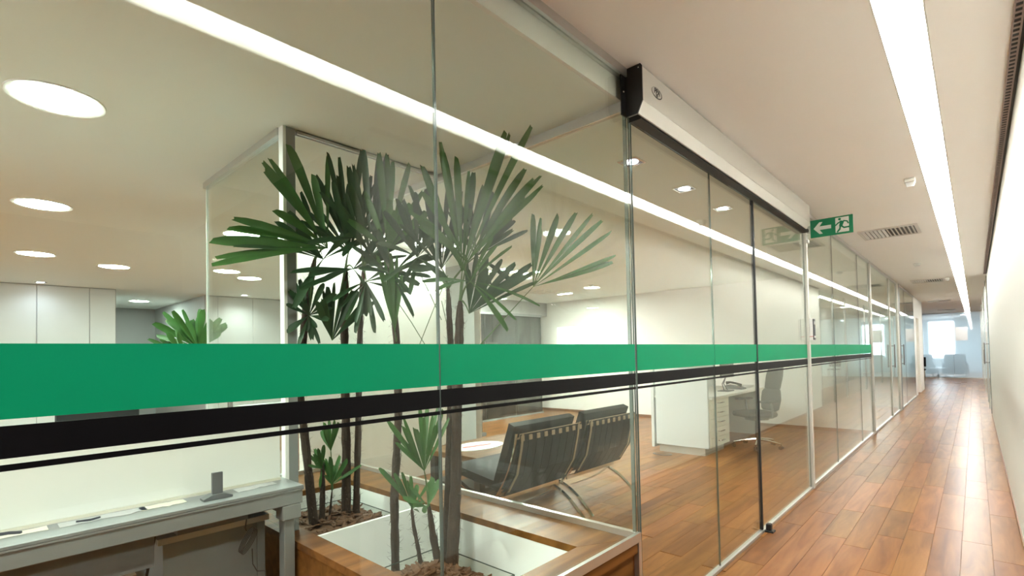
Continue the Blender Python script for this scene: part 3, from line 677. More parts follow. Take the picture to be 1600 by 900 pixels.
def fan(palm, head, hub_px, hx, tips, **k):
    hub = A(hub_px[0], hub_px[1], hx)
    if hub.y > C1Y-.07: hub = at(hub_px[0], hub_px[1], 1, C1Y-.07)
    R = k.pop('R', random.Random(int(hub_px[0]*7+hub_px[1])))
    T = [A(q[0], q[1], hx+(q[2] if len(q) > 2 else R.uniform(-.12, .12))) for q in tips]
    T = [v if v.z < HO-.03 else at(q[0], q[1], 2, HO-.03) for v, q in zip(T, tips)]      # no leaf through the ceiling
    T = [v if v.y < C1Y-.05 else at(q[0], q[1], 1, C1Y-.05) for v, q in zip(T, tips)]    # nor through the cross partition
    Q = sorted(zip(tips, T), key=lambda z: math.atan2(z[0][1]-hub_px[1], z[0][0]-hub_px[0])); X = []
    for (a, ta), (b2, tb) in zip(Q, Q[1:]):      # narrower leaflets between the long ones
        va, vb = (ta-hub).normalized(), (tb-hub).normalized()
        if .2 < va.angle(vb) < 1.0:
            f = R.uniform(.35, .65); d = va.lerp(vb, f).normalized(); v = hub+d*((ta-hub).length*(1-f)+(tb-hub).length*f)*R.uniform(.62, .95)+Vector((R.uniform(-.05, .05), R.uniform(-.05, .05), 0))
            if v.z < HO-.03 and v.y < C1Y-.04: X.append(v)
    return frond(palm, head, hub, T+X, R=R, **k)
gp = 'palms in the wooden planter'
def palm(base, label, name='lady_palm'): return thing(name, base, label, 'palm', gp)

# --- rear well
b = at(491, 826, 2, .345); p = palm(b, 'leftmost palm in the rear planter bed, leaning left, with long leaves crossing the white column')
q = trunk(p, [b, A(478, 700, b.x+.05), A(467, 600, b.x+.12), A(478, 480, -1.47), A(492, 405, -1.40)], .026, .017)
h = q[-1]
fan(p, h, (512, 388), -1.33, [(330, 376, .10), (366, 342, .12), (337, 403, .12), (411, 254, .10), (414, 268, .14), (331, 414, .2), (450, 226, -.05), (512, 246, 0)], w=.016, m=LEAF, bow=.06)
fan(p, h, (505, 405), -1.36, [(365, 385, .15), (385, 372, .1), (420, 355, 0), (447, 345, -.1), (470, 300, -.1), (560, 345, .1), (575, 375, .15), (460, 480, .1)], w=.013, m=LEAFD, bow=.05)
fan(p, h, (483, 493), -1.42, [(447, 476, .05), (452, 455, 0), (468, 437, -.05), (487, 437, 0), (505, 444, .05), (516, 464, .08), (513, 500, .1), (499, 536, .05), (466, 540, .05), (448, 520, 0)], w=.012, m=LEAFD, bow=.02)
b = at(503, 822, 2, .345); p = palm(b, 'young stubby green palm stem between the rear trunks')
q = trunk(p, [b, A(504, 770, b.x), A(504, 722, b.x+.01)], .021, .013)
fan(p, q[-1], (503, 733), b.x+.03, [(480, 709), (482, 727), (492, 702), (506, 695), (500, 760), (497, 700)], w=.009, bow=.03)
b = at(514, 818, 2, .35); p = palm(b, 'low young palm with a broad green fan in front of the rear trunks')
q = trunk(p, [b, A(516, 795, b.x+.01), A(519, 765, b.x+.02)], .008, .005)
fan(p, q[-1], (518, 758), b.x+.03, [(543, 718), (531, 713), (516, 714), (509, 716), (522, 728), (556, 733), (564, 727), (507, 742), (538, 735)], w=.0105, bow=.02)
fan(p, q[-1], (517, 705), b.x+.03, [(506, 660), (514, 655), (523, 656), (529, 660), (511, 670)], w=.010, bow=.01)
b = at(541, 808, 2, .36); p = palm(b, 'thick dark palm trunk in the middle of the rear bed')
q = trunk(p, [b, A(541, 700, b.x), A(539, 600, b.x+.08), A(538, 500, b.x+.2), A(540, 420, -1.35)], .030, .020)
h = q[-1]
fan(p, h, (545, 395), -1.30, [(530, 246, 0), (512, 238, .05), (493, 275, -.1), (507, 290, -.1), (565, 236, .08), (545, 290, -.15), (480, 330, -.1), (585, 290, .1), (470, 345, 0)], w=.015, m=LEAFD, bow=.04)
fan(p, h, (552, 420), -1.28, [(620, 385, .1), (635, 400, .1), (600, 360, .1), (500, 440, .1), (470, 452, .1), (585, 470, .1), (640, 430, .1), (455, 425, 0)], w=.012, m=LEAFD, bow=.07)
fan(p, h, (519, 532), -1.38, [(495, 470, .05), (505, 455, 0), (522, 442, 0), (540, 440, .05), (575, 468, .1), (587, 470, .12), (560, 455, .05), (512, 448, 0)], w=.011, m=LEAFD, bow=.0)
b = at(556, 806, 2, .36); p = palm(b, 'slim dark palm trunk at the right end of the rear bed')
q = trunk(p, [b, A(559, 700, b.x), A(561, 600, b.x+.1), A(563, 500, b.x+.25), A(568, 420, -1.25)], .021, .015)
h = q[-1]
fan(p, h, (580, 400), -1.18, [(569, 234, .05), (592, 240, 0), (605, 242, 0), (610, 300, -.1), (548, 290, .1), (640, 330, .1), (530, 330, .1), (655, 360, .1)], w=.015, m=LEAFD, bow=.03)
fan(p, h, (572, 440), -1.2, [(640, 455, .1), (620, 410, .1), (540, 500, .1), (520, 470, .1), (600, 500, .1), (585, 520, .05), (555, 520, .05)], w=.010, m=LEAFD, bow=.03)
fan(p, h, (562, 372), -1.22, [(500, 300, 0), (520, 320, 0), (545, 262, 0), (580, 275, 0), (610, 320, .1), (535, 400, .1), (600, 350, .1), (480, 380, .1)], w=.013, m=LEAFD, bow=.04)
# --- front well
b = at(618, 893, 2, .20); p = palm(b, 'straight brown palm trunk at the left of the front bed')
q = trunk(p, [b, A(616, 780, b.x), A(622, 660, b.x+.02), A(622, 560, b.x+.06), A(612, 440, b.x+.1), A(607, 400, b.x+.1)], .023, .017)
h = q[-1]; hx = b.x+.12
fan(p, h, (606, 392), hx, [(592, 240, 0), (605, 243, 0), (640, 256, .05), (570, 300, -.1), (614, 252, .05), (660, 300, .1), (665, 330, .1), (545, 345, .1), (618, 330, .15)], w=.015, bow=.03)
fan(p, h, (612, 430), hx, [(680, 370, .1), (690, 400, .1), (655, 445, .1), (646, 494, .12), (560, 420, .1), (550, 385, .1), (590, 360, .1)], w=.012, m=LEAFD, bow=.08)
fan(p, A(620, 540, hx-.05), (617, 520), hx, [(590, 400, 0), (600, 395, 0), (610, 398, .03), (620, 400, .03), (628, 430, .05), (597, 430, 0)], w=.009, bow=.0)
b = at(660, 896, 2, .21); p = palm(b, 'thin young palm shoot leaning left in the front bed')
q = trunk(p, [b, A(653, 855, b.x), A(646, 820, b.x+.01), A(643, 790, b.x+.01)], .013, .007)
fan(p, q[-1], (645, 795), b.x+.02, [(592, 731), (600, 738), (628, 738, .05), (636, 752), (642, 745), (652, 757), (672, 752), (655, 800), (625, 760)], w=.009, bow=.03)
b = at(688, 893, 2, .22); p = palm(b, 'medium palm with a large upright fan in the front bed')
q = trunk(p, [b, A(677, 840, b.x), A(670, 790, b.x+.01)], .022, .014)
fan(p, q[-1], (663, 736), b.x+.03, [(606, 658), (631, 654), (646, 668), (656, 634), (668, 634), (684, 635), (692, 640), (701, 655), (629, 685), (650, 670), (676, 650)], w=.0095, bow=.0)
fan(p, q[-1], (668, 792), b.x+.03, [(676, 746), (688, 748), (640, 760), (645, 790), (660, 800)], w=.011, bow=.03)
b = at(706, 888, 2, .24); p = palm(b, 'tallest thick palm trunk beside the glass joint with leaves spreading right')
q = trunk(p, [b, A(712, 760, b.x), A(714, 640, b.x+.01), A(717, 540, b.x+.03), A(719, 470, b.x+.04)], .033, .021)
h = q[-1]; hx = b.x+.08
fan(p, h, (722, 425), hx, [(688, 222, 0), (693, 240, 0), (713, 245, .05), (660, 260, 0), (755, 290, 0), (790, 206, 0), (796, 210, .05), (830, 198, .05), (740, 270, -.1)], w=.016, bow=.03)
fan(p, h, (730, 410), hx+.04, [(847, 291, .1), (838, 302, .1), (820, 265, 0), (845, 275, .05), (820, 310, .1), (800, 330, .1), (660, 300, -.1), (640, 330, 0), (655, 345, .1)], w=.014, bow=.05)
fan(p, h, (733, 490), hx, [(745, 395, 0), (762, 400, 0), (785, 405, .05), (805, 412, .05), (830, 413, .1), (835, 425, .1), (840, 440, .1), (728, 400, 0)], w=.013, m=LEAFD, bow=.02)
fan(p, h, (735, 440), hx+.05, [(793, 516, .1), (843, 478, .15), (680, 455, .1), (660, 440, .1), (700, 380, .05), (770, 370, .1), (800, 385, .1)], w=.010, bow=.08)
fan(p, A(745, 545, hx), (833, 448), hx+.1, [(833, 335, 0), (872, 336, .05), (900, 333, .05), (925, 336, .05), (940, 346, .05), (954, 364, .1), (962, 400, .1), (957, 410, .12), (845, 340, 0)], w=.011, bow=.0, bend=(0, 0, 0), rp=.0025)
b = at(697, 885, 2, .24); p = palm(b - Vector((.05, -.03, 0)), 'dark slender palm trunk hidden behind the tallest one')
b = p.location.copy()
q = trunk(p, [b, A(700, 760, b.x), A(703, 640, b.x), A(704, 540, b.x), A(700, 450, b.x)], .020, .015)
fan(p, q[-1], (690, 420), b.x+.03, [(640, 290, 0), (668, 275, 0), (700, 290, 0), (720, 300, 0), (625, 350, .1), (640, 420, .1), (745, 350, .1), (680, 300, 0)], w=.014, m=LEAFD, bow=.03)
fan(p, q[-1], (652, 402), b.x+.05, [(600, 330, 0), (620, 310, 0), (650, 300, 0), (680, 330, 0), (700, 360, .05), (590, 380, .05), (600, 440, .1), (700, 440, .1), (640, 460, .1)], w=.012, m=LEAFD, bow=.05)
fan(p, q[-1], (745, 400), b.x+.12, [(770, 300, 0), (790, 310, 0), (805, 345, .05), (825, 360, .05), (700, 330, 0), (720, 320, 0), (760, 470, .1), (800, 440, .1)], w=.012, m=LEAFD, bow=.04)
# thin crossing stalks in front of the white wall
for i, (a, c_) in enumerate((((620, 470), (665, 540)), ((700, 430), (655, 540)), ((655, 425), (690, 500)), ((690, 470), (705, 540)))):
    MB().tube([A(a[0], a[1], -1.0-.05*i), A((a[0]+c_[0])/2, (a[1]+c_[1])/2-2, -1.0-.05*i), A(c_[0], c_[1], -1.0-.05*i)], .0022, 5).build('stalk', STEM, p)

# ================================================================== second palm further back in the office
t = thing('planter_pot', (-4.75, 1.95, 0), 'grey planter tub far behind the short glass pane', 'planter')
MB().lathe((-4.75, 1.95), [(.24, 0), (.30, .55), (.31, .58), (.28, .58), (.27, .52)], 24).build('tub', GREYD, t)
MB().lathe((-4.75, 1.95), [(.001, .53), (.27, .525)], 24, cap=False).build('soil', BARK, t)
p = thing('lady_palm', (-4.75, 1.95, .53), 'smaller bright green palm seen left of the short glass pane above the green stripe', 'palm')
q = trunk(p, [(-4.75, 1.95, .53), (-4.74, 1.94, 1.0), (-4.73, 1.93, 1.42)], .03, .02, hairy=False); h = q[-1]
fan(p, h, (310, 545), -4.7, [(240, 505), (255, 488), (270, 486), (285, 484), (312, 483), (317, 484), (330, 500), (345, 498), (355, 510), (245, 525), (260, 540), (300, 500), (345, 520)], w=.022, bow=.05)
fan(p, h, (285, 555), -4.6, [(232, 530), (228, 545), (235, 560), (250, 530), (262, 520), (275, 515)], w=.018, bow=.05)
R = random.Random(9)
for k in range(6):
    a = 6.28*k/6+R.random(); hb = Vector((-4.73, 1.93, 1.0+.06*k))+Vector((math.cos(a)*.25, math.sin(a)*.25, .08))
    frond(p, h-Vector((0, 0, .3)), hb, [hb+Vector((math.cos(a+s)*.30, math.sin(a+s)*.30, R.uniform(-.12, .1))) for s in (-.9, -.55, -.2, .15, .5, .85)], w=.018, m=LEAF, R=R)

# ================================================================== GREY DESK WITH WHITE DIVIDER (left foreground)
DZ, DX = .75, -1.222
DY0, DY1 = -.75, 1.118
t = thing('workstation_desk', (-1.55, .4, 0), 'grey metal workstation desk just behind the leftmost glass panel', 'desk')
box(-1.50, DX, DY0, DY1, DZ-.014, DZ, bev=.002).build('desk_ledge', GREYD, t)
box(-2.25, -1.502, DY0, DY1, DZ-.03, DZ, bev=.003).build('worktop', mat('white worktop', (.76, .76, .72), .4), t)
box(DX-.055, DX-.005, DY0+.01, DY1-.004, DZ-.085, DZ-.015, bev=.003).build('front_beam', GREYD, t)
box(DX-.012, DX+.0, DY0, DY1, DZ-.022, DZ-.0145).build('edge_bead', GREYD, t)
box(DX-.09, DX-.06, DY0+.05, .53, DZ-.22, DZ-.087).build('cable_tray', GREYD2, t)
for yy in (.15, .34): box(DX-.0605, DX-.058, yy, yy+.03, DZ-.094, DZ-.088).build('tray_slot', BLACKM, t)
box(DX-.085, DX-.005, DY1-.10, DY1-.012, DZ-.155, DZ-.086, bev=.004).build('leg_bracket', GREYD, t)
for yy in (DY1-.085, DY0+.05): box(DX-.085, DX-.025, yy, yy+.05, 0, DZ-.156 if yy > 0 else DZ-.086, bev=.003).build('leg', GREYD, t)
for yy in (DY1-.085, DY0+.05): box(-2.2, -2.14, yy, yy+.05, 0, DZ-.032, bev=.003).build('leg', GREYD, t)
box(-2.14, DX-.086, DY1-.085, DY1-.035, .62, .68).build('cross_beam', GREYD2, t)
box(DX-.16, DX-.10, .62, .90, DZ-.13, DZ-.088).build('power_unit', GREYD2, t)
t = thing('desk_divider', (-1.43, .2, DZ), 'white board divider standing along the grey desk', 'divider')
box(-1.445, -1.42, DY0, 1.088, DZ+.012, 1.085, bev=.002).build('board', SCREENW, t)
box(-1.45, -1.415, DY0, 1.09, DZ, DZ+.012).build('base_strip', mat('cream strip', (.72, .70, .58), .5), t)
br = thing('divider_bracket', (-1.30, .76, DZ), 'dark grey T shaped bracket standing on the desk ledge', 'bracket')
box(-1.302, -1.290, .742, .785, DZ+.02, DZ+.115, bev=.001).build('upright', GREYD2, br)
MB().prism([(.705, DZ+.0), (.82, DZ), (.82, DZ+.008), (.787, DZ+.022), (.740, DZ+.022), (.705, DZ+.008)], 0, -1.325, -1.275).build('foot', GREYD2, br)
R = random.Random(4)
for i, (ya, yb) in enumerate(((-.05, .22), (.25, .52), (.5, .66), (.86, 1.04))):
    mb = MB(); n = 9; pts = []
    top = [(-1.40+R.uniform(-.006, .006), ya+(yb-ya)*k/n) for k in range(n+1)]; bot = [(-1.335+R.uniform(-.012, .012), ya+(yb-ya)*k/n) for k in range(n, -1, -1)]
    mb.prism(top+bot, 2, DZ+.0003, DZ+.0016).build('tape_strip', [mat('torn cream tape', (.74, .74, .62), .6), mat('grey tape', (.50, .52, .52), .5)][i % 2],
        label=['torn pale tape on the desk ledge at the left edge', 'grey tape strip on the desk ledge, second from the left', 'torn pale tape near the T bracket', 'grey tape strip near the right end of the desk ledge'][i], cat='tape', group='tape strips on the desk ledge')
mb = MB(); mb.tube([(-1.36, .30, DZ+.004), (-1.34, .34, DZ+.006), (-1.36, .37, DZ+.004)], .004, 6)
mb.tube([(-1.395, -.1, DZ+.006), (-1.392, .05, DZ+.007), (-1.38, .12, DZ+.006), (-1.36, .15, DZ+.004)], .006, 6)
mb.build('cable_scrap', CABLE, label='short black cable pieces lying on the desk ledge', cat='cable')
# pedestal
t = thing('pedestal_cabinet', (-1.60, .80, 0), 'pale grey pedestal cabinet under the right end of the desk', 'cabinet')
PEDG = mat('pale grey laminate', (.21, .235, .245), .5, var=.02)
box(-1.95, -1.40, .585, 1.0, 0, .575).build('body', PEDG, t)
box(-1.97, -1.398, .565, 1.02, .577, .60).build('cabinet_top', GREYD2, t)
box(-1.397, -1.388, .565, 1.02, .575, .60).build('beige_edge', mat('beige edge', (.50, .49, .43), .5), t)
box(-1.398, -1.39, .965, 1.0, .01, .572).build('edge_strip', PEDG, t)
MB().tube([(-1.335, .545, .655), (-1.335, .535, .60), (-1.345, .50, .40), (-1.35, .48, .15), (-1.36, .42, .008)], .007, 8).build('power_cable', CABLE, label='thick black cable hanging beside the pedestal cabinet', cat='cable')
mb = MB()
for k in range(4):
    pts = [(-1.345+.012*math.sin(a)+.003*k, .90+.035*math.cos(a)*.5+.02*math.sin(a)*0+.012*k*.3+(.025*math.sin(a)), .52+.055*math.sin(a)-.004*k) for a in [2*math.pi*j/16 for j in range(17)]]
    mb.tube(pts, .0019, 6)
mb.tube([(-1.34, .90, .62), (-1.345, .895, .575), (-1.345, .90, .56)], .0028, 6)
mb.tube([(-1.345, .925, .47), (-1.34, .925, .40), (-1.34, .945, .36), (-1.34, .98, .35), (-1.33, .985, .2), (-1.33, .985, .008)], .0028, 6)
mb.build('coiled_cable', CABLEG, label='thin grey cable coiled and hanging under the desk', cat='cable')
t = thing('cardboard_box', (-1.95, .46, 0), 'cardboard box with red print under the desk', 'box')
box(-2.15, -1.75, .38, .56, 0, .36).build('carton', CARD, t)
mb = MB()
for k in range(5): mb.box(-1.7495, -1.7485, .40+.028*k, .418+.028*k, .25, .285)
mb.build('red_print', REDP, t)
t = thing('computer_tower', (-2.0, .0, 0), 'black computer tower in the dark under the desk', 'computer')
box(-2.2, -1.78, -.05, .20, 0, .43, bev=.008).build('case', BLACK, t)
box(-1.779, -1.775, -.03, .18, .05, .40).build('front_grille', GREYD2, t)
t = thing('black_bag', (-1.85, .30, 0), 'small black bag standing beside the cardboard box', 'bag')
MB().lathe((-1.85, .295), [(.05, 0), (.075, .05), (.07, .2), (.05, .27), (.02, .30)], 12).build('bag_body', LEATHER, t, smooth=True)
MB().tube([(-1.85, .26, .27), (-1.85, .27, .36), (-1.85, .32, .36), (-1.85, .33, .27)], .005, 6).build('bag_handle', LEATHER, t)
def monitor(x, y, zb, w_, h_, label, face, mb_=BLACK):
    t = thing('computer_monitor', (x, y, zb), label, 'monitor')
    box(x-.012, x+.012, y-w_/2, y+w_/2, zb+.10, zb+.10+h_, bev=.004).build('bezel', mb_, t)
    s = 1 if face > 0 else -1
    box(min(x+s*.0121, x+s*.0135), max(x+s*.0121, x+s*.0135), y-w_/2+.015, y+w_/2-.015, zb+.115, zb+.085+h_).build('screen', SCREEN if face else GREYD2, t)
    MB().box(x-.02, x+.02, y-.02, y+.02, zb+.012, zb+.14).build('stand', GREYD, t)
    box(x-.09, x+.09, y-.12, y+.12, zb, zb+.012, bev=.003).build('foot', GREYD, t)
monitor(-1.80, .43, DZ, .30, .40, 'black computer monitor peeping above the white divider', -1)
monitor(-1.80, -.42, DZ, .50, .40, 'white backed computer monitor at the left edge above the divider', -1, mat('white plastic', (.8, .8, .78), .35))
t = thing('rear_desk', (-5.6, 2.9, 0), 'pale desk far behind the short glass pane', 'desk')
box(-6.3, -5.2, 2.5, 3.6, .71, .74).build('worktop', PANELW, t)
for x in (-6.25, -5.28):
    for y in (2.53, 3.53): box(x, x+.04, y, y+.04, 0, .709).build('leg', GREYD, t)
monitor(-5.7, 2.95, .74, .5, .36, 'lit computer monitor on the pale rear desk', 1)

# ================================================================== LOUNGE CHAIRS
def lounge_chair(loc, label):
    t = thing('lounge_chair', loc, label, 'chair', 'black lounge chairs with chrome frames')
    # local: +x toward the sitter's back (towards the glass), y across, seat faces -x
    W = .375
    def arc(p0, p1, p2, n=14): return [bez(Vector(p0), Vector(p1), Vector(p2), k/n) for k in range(n+1)]
    for s in (-1, 1):
        y = s*W
        back = arc((.33, y, .80), (.23, y, .20), (-.40, y, .012), 16)
        MB().bar(back, (0, 1, 0), .034, .012).build('back_leg', CHROME, t, local=True, smooth=True)
        seat = arc((-.36, y, .40), (-.16, y, .30), (.06, y, .235), 8)+arc((.06, y, .235), (.20, y, .19), (.36, y, .008), 8)[1:]
        MB().bar(seat, (0, 1, 0), .034, .012).build('seat_leg', CHROME, t, local=True, smooth=True)
    for x, z in ((.325, .775), (.10, .29), (-.33, .385)):
        MB().bar([(x, -W, z), (x, W, z)], (0, 0, 1), .034, .011).build('cross_rail', TAN if z > .7 else CHROME, t, local=True)
    for k in range(8):
        y = -W+.06+k*.0935
        MB().bar([(.346, y, .79), (.333, y, .70), (.285, y, .50), (.17, y, .33)], (0, 1, 0), .0895, .006).build('strap', LEATHER, t, local=True)
    for k in range(9):
        MB().box(.347, .352, -W+.016+k*.0875, -W+.052+k*.0875, .745, .782).build('strap_tab', TAN, t, local=True)
    def cushion(name, ang, org, L, T, m=LEATHER):
        mb = MB(); nx, ny = 10, 10; d = Vector((math.cos(ang), 0, math.sin(ang))); n = Vector((-math.sin(ang), 0, math.cos(ang)))
        grid = []
        for sgn in (1, -1):
            for i in range(nx+1):
                for j in range(ny+1):
                    u, v = i/nx, j/ny
                    ed = min(1, 4*min(u, 1-u)**.6, 4*min(v, 1-v)**.6)
                    tuft = .008*(abs(math.sin(u*math.pi*5))*abs(math.sin(v*math.pi*5)))
                    grid.append(Vector(org)+d*(L*u)+Vector((0, (v-.5)*2*(W-.012), 0))+n*(sgn*(T/2*(.55+.45*ed)+(tuft if sgn > 0 else 0))))
        N = (nx+1)*(ny+1); fs = []
        for s_ in (0, 1):
            for i in range(nx):
                for j in range(ny):
                    a = s_*N+i*(ny+1)+j; f = (a, a+1, a+ny+2, a+ny+1); fs.append(f if s_ else f[::-1])
        rim = [i*(ny+1) for i in range(nx+1)]+[nx*(ny+1)+j for j in range(1, ny+1)]+[i*(ny+1)+ny for i in range(nx-1, -1, -1)]+[j for j in range(ny-1, 0, -1)]
        for k_ in range(len(rim)):
            a, b2 = rim[k_], rim[(k_+1) % len(rim)]; fs.append((a, b2, b2+N, a+N))
        return mb.add(grid, fs).build(name, m, t, local=True, smooth=True)
    cushion('seat_cushion', math.radians(172), (.16, 0, .385), .56, .11)
    bc = cushion('back_cushion', math.radians(69), (.075, 0, .36), .53, .105)
    for s in (-1, 1):
        MB().bar([(.352, s*(W-.035), .80), (.338, s*(W-.035), .70), (.29, s*(W-.035), .50), (.20, s*(W-.035), .36)], (0, 1, 0), .022, .004).build('piping', TAN, t, local=True)
    return t
c1 = lounge_chair((-1.53, 3.005, 0), 'black leather lounge chair nearest the planter, back to the glass')
c2 = copy_tree(c1); c2.location = (-1.53, 3.87, 0); c2['label'] = 'black leather lounge chair farther from the planter, beside the glass corner'
# coffee table
t = thing('coffee_table', (-2.45, 3.65, 0), 'low wooden coffee table in front of the black chairs', 'table')
box(-2.85, -2.05, 3.05, 4.25, .40, .45, bev=.004).build('tabletop', TWOOD, t)
for x in (-2.8, -2.17):
    for y in (3.1, 4.13): box(x, x+.07, y, y+.07, 0, .399).build('leg', BLACK, t)
box(-2.79, -2.12, 3.12, 4.18, .12, .15).build('lower_shelf', BLACK, t)
oval = lambda cx, cy, a, b, th=0: [(cx+a*math.cos(q)*math.cos(th)-b*math.sin(q)*math.sin(th), cy+a*math.cos(q)*math.sin(th)+b*math.sin(q)*math.cos(th)) for q in [2*math.pi*k/32 for k in range(32)]]
t = thing('oval_placard', (-2.48, 3.5, .45), 'white oval placard with a red mark lying on the coffee table', 'placard')
MB().prism(oval(-2.5, 3.46, .2, .30), 2, .4502, .456).build('disc', mat('white paper', (.85, .85, .85), .7), t)
MB().prism([(-2.56, 3.30), (-2.51, 3.28), (-2.44, 3.60), (-2.49, 3.62)], 2, .4561, .4566).build('red_mark', REDP, t)
# lobby details
t = thing('lobby_glass_screen', (-6.3, 7.0, 0), 'smoked glass screen in the dark lobby', 'glass screen')
for a, b2 in ((6.3, 7.2), (7.22, 8.1), (8.12, 9.0)): box(-6.25, -6.24, a, b2-.003, .03, 2.2).build('pane', GLASSD, t)
MB().box(-6.27, -6.22, 6.28, 9.02, 2.2, 2.25).box(-6.27, -6.22, 6.28, 9.02, 0, .03).build('frame', GREYD, t)
t = thing('lit_display_case', (-6.35, 7.4, 0), 'small bright lit display case in the lobby', 'display case')
box(-6.45, -6.28, 7.25, 7.62, 0, 1.25).build('plinth', GREYD2, t)
MB().box(-6.45, -6.44, 7.25, 7.62, 1.25, 1.6).box(-6.45, -6.28, 7.25, 7.62, 1.6, 1.62).box(-6.45, -6.28, 7.25, 7.265, 1.25, 1.6).box(-6.45, -6.28, 7.605, 7.62, 1.25, 1.6).build('case_frame', ALU, t)
box(-6.438, -6.434, 7.28, 7.59, 1.28, 1.58).build('lit_back', mat('lit display', (1, .95, .85), .5, emit=1.3, ecol=(1, .92, .8)), t)
t = thing('wall_speaker', (-6.47, 6.75, 2.3), 'small round black speaker on the grey lobby beam', 'speaker')
MB().rings([[(x, 6.75+r*math.cos(a), 2.42+r*math.sin(a)) for a in [2*math.pi*k/20 for k in range(20)]] for x, r in ((-6.5, .07), (-6.44, .07), (-6.43, .055))]).build('speaker_body', GREYD2, t)
t = thing('stone_column', (-5.0, 5.35, 0), 'brown grey column in the dark lobby behind the palm', 'column')
box(-5.12, -4.95, 5.7, 5.87, 0, 2.26, bev=.01).build('shaft', mat('brown stone', (.16, .13, .10), .5, var=.2), t)
box(-5.16, -4.91, 5.66, 5.91, 0, .06).build('plinth', GREYD2, t)

# ================================================================== RECEPTION DESK
t = thing('reception_desk', (-1.7, 7.3, 0), 'white reception desk with a tall side panel and drawers', 'desk')
DW = mat('white desk laminate', (.64, .68, .68), .35); CREAM = mat('cream drawer front', (.80, .77, .66), .4)
box(-2.06, -1.34, 6.38, 6.42, .10, 1.13, bev=.002).build('side_panel', DW, t)
box(-2.03, -1.40, 6.41, 7.05, 0, .098).build('plinth', mat('steel plinth', (.55, .54, .50), .4, .4), t)
box(-2.04, -1.345, 6.425, 7.08, .10, .72).build('drawer_unit', CREAM, t)
for k in range(5):
    z0 = .105+k*.123
    d = box(-1.345, -1.325, 6.43, 7.075, z0, z0+.119, bev=.002).build('drawer', CREAM, t)
    MB().tube([(-1.325, 6.66, z0+.07), (-1.295, 6.67, z0+.07), (-1.29, 6.75, z0+.07), (-1.295, 6.83, z0+.07), (-1.325, 6.84, z0+.07)], .006, 6).build('handle', CHROME, d)
box(-2.10, -1.30, 6.422, 8.6, .722, .755, bev=.003).build('worktop', mat('white worktop', (.76, .76, .72), .4), t)
box(-2.14, -2.10, 6.40, 8.62, .05, 1.13).build('front_panel', DW, t)
box(-2.04, -1.4, 8.55, 8.60, 0, .72).build('end_panel', DW, t)
MB().box(-2.06, -2.04, 7.085, 8.54, .25, .70).build('modesty_panel', GREYW, t)
t = thing('computer_monitor', (-1.5, 7.5, .755), 'dark computer monitor on the reception desk', 'monitor')
box(-1.51, -1.488, 7.27, 7.78, .955, 1.27, bev=.004).build('bezel', BLACK, t)
box(-1.487, -1.485, 7.285, 7.765, .97, 1.255).build('screen', GREYD2, t)
for sg in (-1, 1): MB().tube([(-1.52, 7.52+sg*.07, .77), (-1.56, 7.52+sg*.03, .86), (-1.515, 7.52, .97)], .007, 6).build('stand_arm', BLACK, t)
box(-1.6, -1.44, 7.40, 7.64, .7555, .768, bev=.003).build('foot', GREYD2, t)
t = thing('desk_phone', (-1.55, 8.0, .755), 'dark desk telephone with handset on the reception desk', 'telephone')
MB().prism([(-1.66, .7555), (-1.42, .7555), (-1.42, .775), (-1.66, .82)], 1, 7.9, 8.1).build('base', GREYD2, t)
MB().tube([(-1.66, 7.935, .85), (-1.60, 7.935, .862), (-1.50, 7.935, .842), (-1.44, 7.935, .815)], [.026, .016, .016, .026], 10).build('handset', BLACK, t, smooth=True)
box(-1.56, -1.46, 7.99, 8.09, .795, .803).build('keypad', GREYD, t)
t = thing('paper_stack', (-1.58, 8.33, .755), 'stack of papers on the reception desk behind the phone', 'papers')
for k in range(5): box(-1.72+.01*k, -1.45+.006*k, 8.16, 8.5, .7555+.008*k, .7625+.008*k).build('sheet', mat('pale paper', (.70, .70, .68), .7), t)
t = thing('floor_socket', (-2.0, 6.28, 0), 'oval metal floor socket in front of the reception desk', 'floor socket')
MB().prism(oval(-1.90, 6.22, .13, .09), 2, .0005, .006).build('cover', GREYD2, t); MB().prism(oval(-1.90, 6.22, .10, .065), 2, .0065, .008).build('lid', TWOOD, t)

# ================================================================== OFFICE CHAIR
t = thing('office_chair', (-1.07, 7.42, 0), 'grey swivel office chair on casters at the reception desk', 'chair', rz=math.radians(0))
# local: faces -x (towards the desk); backrest at +x and slightly away from the camera
t.rotation_euler.z = math.radians(52)
def lb(*a, **k): return box(*a, **k)
def pad(rings, name, m=FABRIC): return MB().rings(rings).build(name, m, t, local=True, smooth=True)
seat = []
for x, hw, z0, z1 in ((-.27, .15, .455, .47), (-.24, .21, .43, .495), (-.10, .245, .425, .505), (.08, .24, .425, .50), (.18, .20, .43, .50), (.22, .14, .45, .485)):
    seat.append([(x, -hw, (z0+z1)/2), (x, -hw*.85, z0), (x, hw*.85, z0), (x, hw, (z0+z1)/2), (x, hw*.85, z1), (x, -hw*.85, z1)])
pad(seat, 'seat')
bk = []
for z, x, hw, th in ((.50, .20, .14, .03), (.53, .205, .19, .06), (.66, .225, .215, .07), (.76, .235, .20, .06), (.80, .25, .17, .04)):
    bk.append([(x, -hw, z), (x-th*.4, -hw*.7, z), (x-th*.2, 0, z), (x-th*.4, hw*.7, z), (x, hw, z), (x+th*.6, hw*.7, z), (x+th*.7, 0, z), (x+th*.6, -hw*.7, z)])
pad(bk, 'lower_backrest')
bk = []
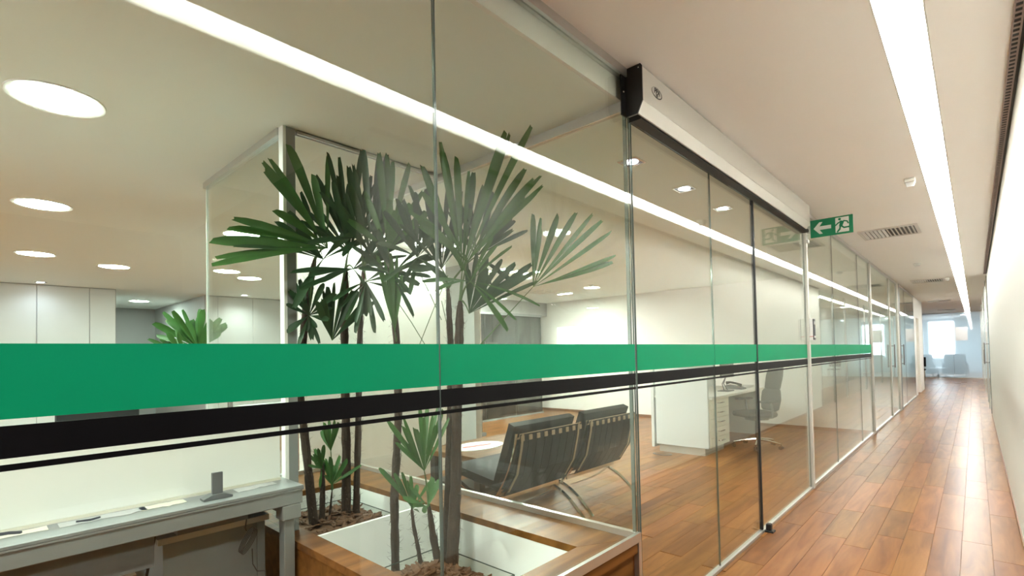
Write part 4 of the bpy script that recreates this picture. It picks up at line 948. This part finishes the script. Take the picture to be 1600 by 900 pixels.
for z, x, hw, th in ((.78, .25, .13, .03), (.82, .255, .17, .05), (.98, .29, .18, .055), (1.12, .325, .155, .045), (1.15, .335, .12, .02)):
    bk.append([(x, -hw, z), (x-th*.4, -hw*.7, z), (x-th*.2, 0, z), (x-th*.4, hw*.7, z), (x, hw, z), (x+th*.6, hw*.7, z), (x+th*.7, 0, z), (x+th*.6, -hw*.7, z)])
pad(bk, 'upper_backrest')
MB().tube([(.12, 0, .43), (.26, 0, .43), (.275, 0, .50), (.27, 0, .62)], .016, 8).build('back_bracket', CHROME, t, local=True)
MB().box(-.13, .13, -.09, .09, .38, .424, bev=.01).build('tilt_mechanism', GREYD2, t, local=True)
MB().cyl((0, 0), .028, .10, .38, 14).build('gas_column', BLACK, t, local=True)
for s in (-1, 1):
    ar = MB().tube([(.05, s*.20, .43), (.05, s*.27, .44), (.04, s*.28, .52), (.02, s*.28, .64)], .015, 8).build('arm_support', GREYD2, t, local=True)
    MB().box(-.13, .13, s*.28-.045, s*.28+.045, .64, .67, bev=.012).build('armrest_pad', FABRIC, ar, local=True)
for k in range(5):
    a = 2*math.pi*k/5+.25; d = Vector((math.cos(a), math.sin(a), 0))
    l = MB().tube([d*.02+Vector((0, 0, .115)), d*.18+Vector((0, 0, .10)), d*.31+Vector((0, 0, .075))], [.02, .016, .011], 8).build('base_leg', CHROME, t, local=True)
    n = d.cross(Vector((0, 0, 1))); cc = d*.31+Vector((0, 0, .028))
    mb = MB()
    for sgn in (-1, 1):
        c0 = cc+n*sgn*.013
        mb.rings([[c0+n*q+(d*math.cos(b3)+Vector((0, 0, 1))*math.sin(b3))*.027 for b3 in [2*math.pi*j/14 for j in range(14)]] for q in (-.009, .009)])
    mb.tube([cc+Vector((0, 0, .0)), cc+Vector((0, 0, .05))], .007, 6)
    mb.build('caster', BLACK, l, local=True)

# ================================================================== furniture behind the frosted partition
def armchair(x, y, label):
    t = thing('armchair', (x, y, 0), label, 'chair', 'dark armchairs behind the frosted glass')
    box(x-.36, x+.36, y-.35, y+.35, .12, .42, bev=.04).build('seat', BLUEG, t)
    box(x-.36, x+.36, y-.42, y-.24, .30, .98, bev=.05).build('backrest', BLUEG, t)
    for s in (-1, 1): box(x+s*.37-.07, x+s*.37+.07, y-.36, y+.34, .12, .60, bev=.04).build('armrest', BLUEG, t)
    for sx in (-1, 1):
        for sy in (-1, 1): MB().cyl((x+sx*.33, y+sy*.3), .02, 0, .119, 8).build('leg', CHROME, t)
armchair(-.55, 29.0, 'left dark armchair blurred behind the frosted glass')
armchair(.55, 29.0, 'right dark armchair blurred behind the frosted glass')
t = thing('round_table', (0, 28.25, 0), 'white round low table blurred behind the frosted glass', 'table')
MB().lathe((0, 28.2), [(.30, .36), (.45, .38), (.45, .40), (.3, .41)], 24).build('tabletop', PANELW, t)
MB().lathe((0, 28.2), [(.22, 0), (.2, .02), (.03, .04), (.03, .36)], 20).build('pedestal', PANELW, t)
t = thing('waiting_chair', (-.42, 24.9, 0), 'black chair edge showing past the end of the white wall', 'chair')
box(-.66, -.22, 24.7, 25.1, .42, .47, bev=.015).build('seat', LEATHER, t)
box(-.66, -.22, 25.08, 25.13, .55, .92, bev=.015).build('backrest', LEATHER, t)
for x in (-.64, -.26):
    for y in (24.72, 25.06): MB().cyl((x, y), .012, 0, .42 if y < 25 else .56, 8).build('leg', CHROME, t)
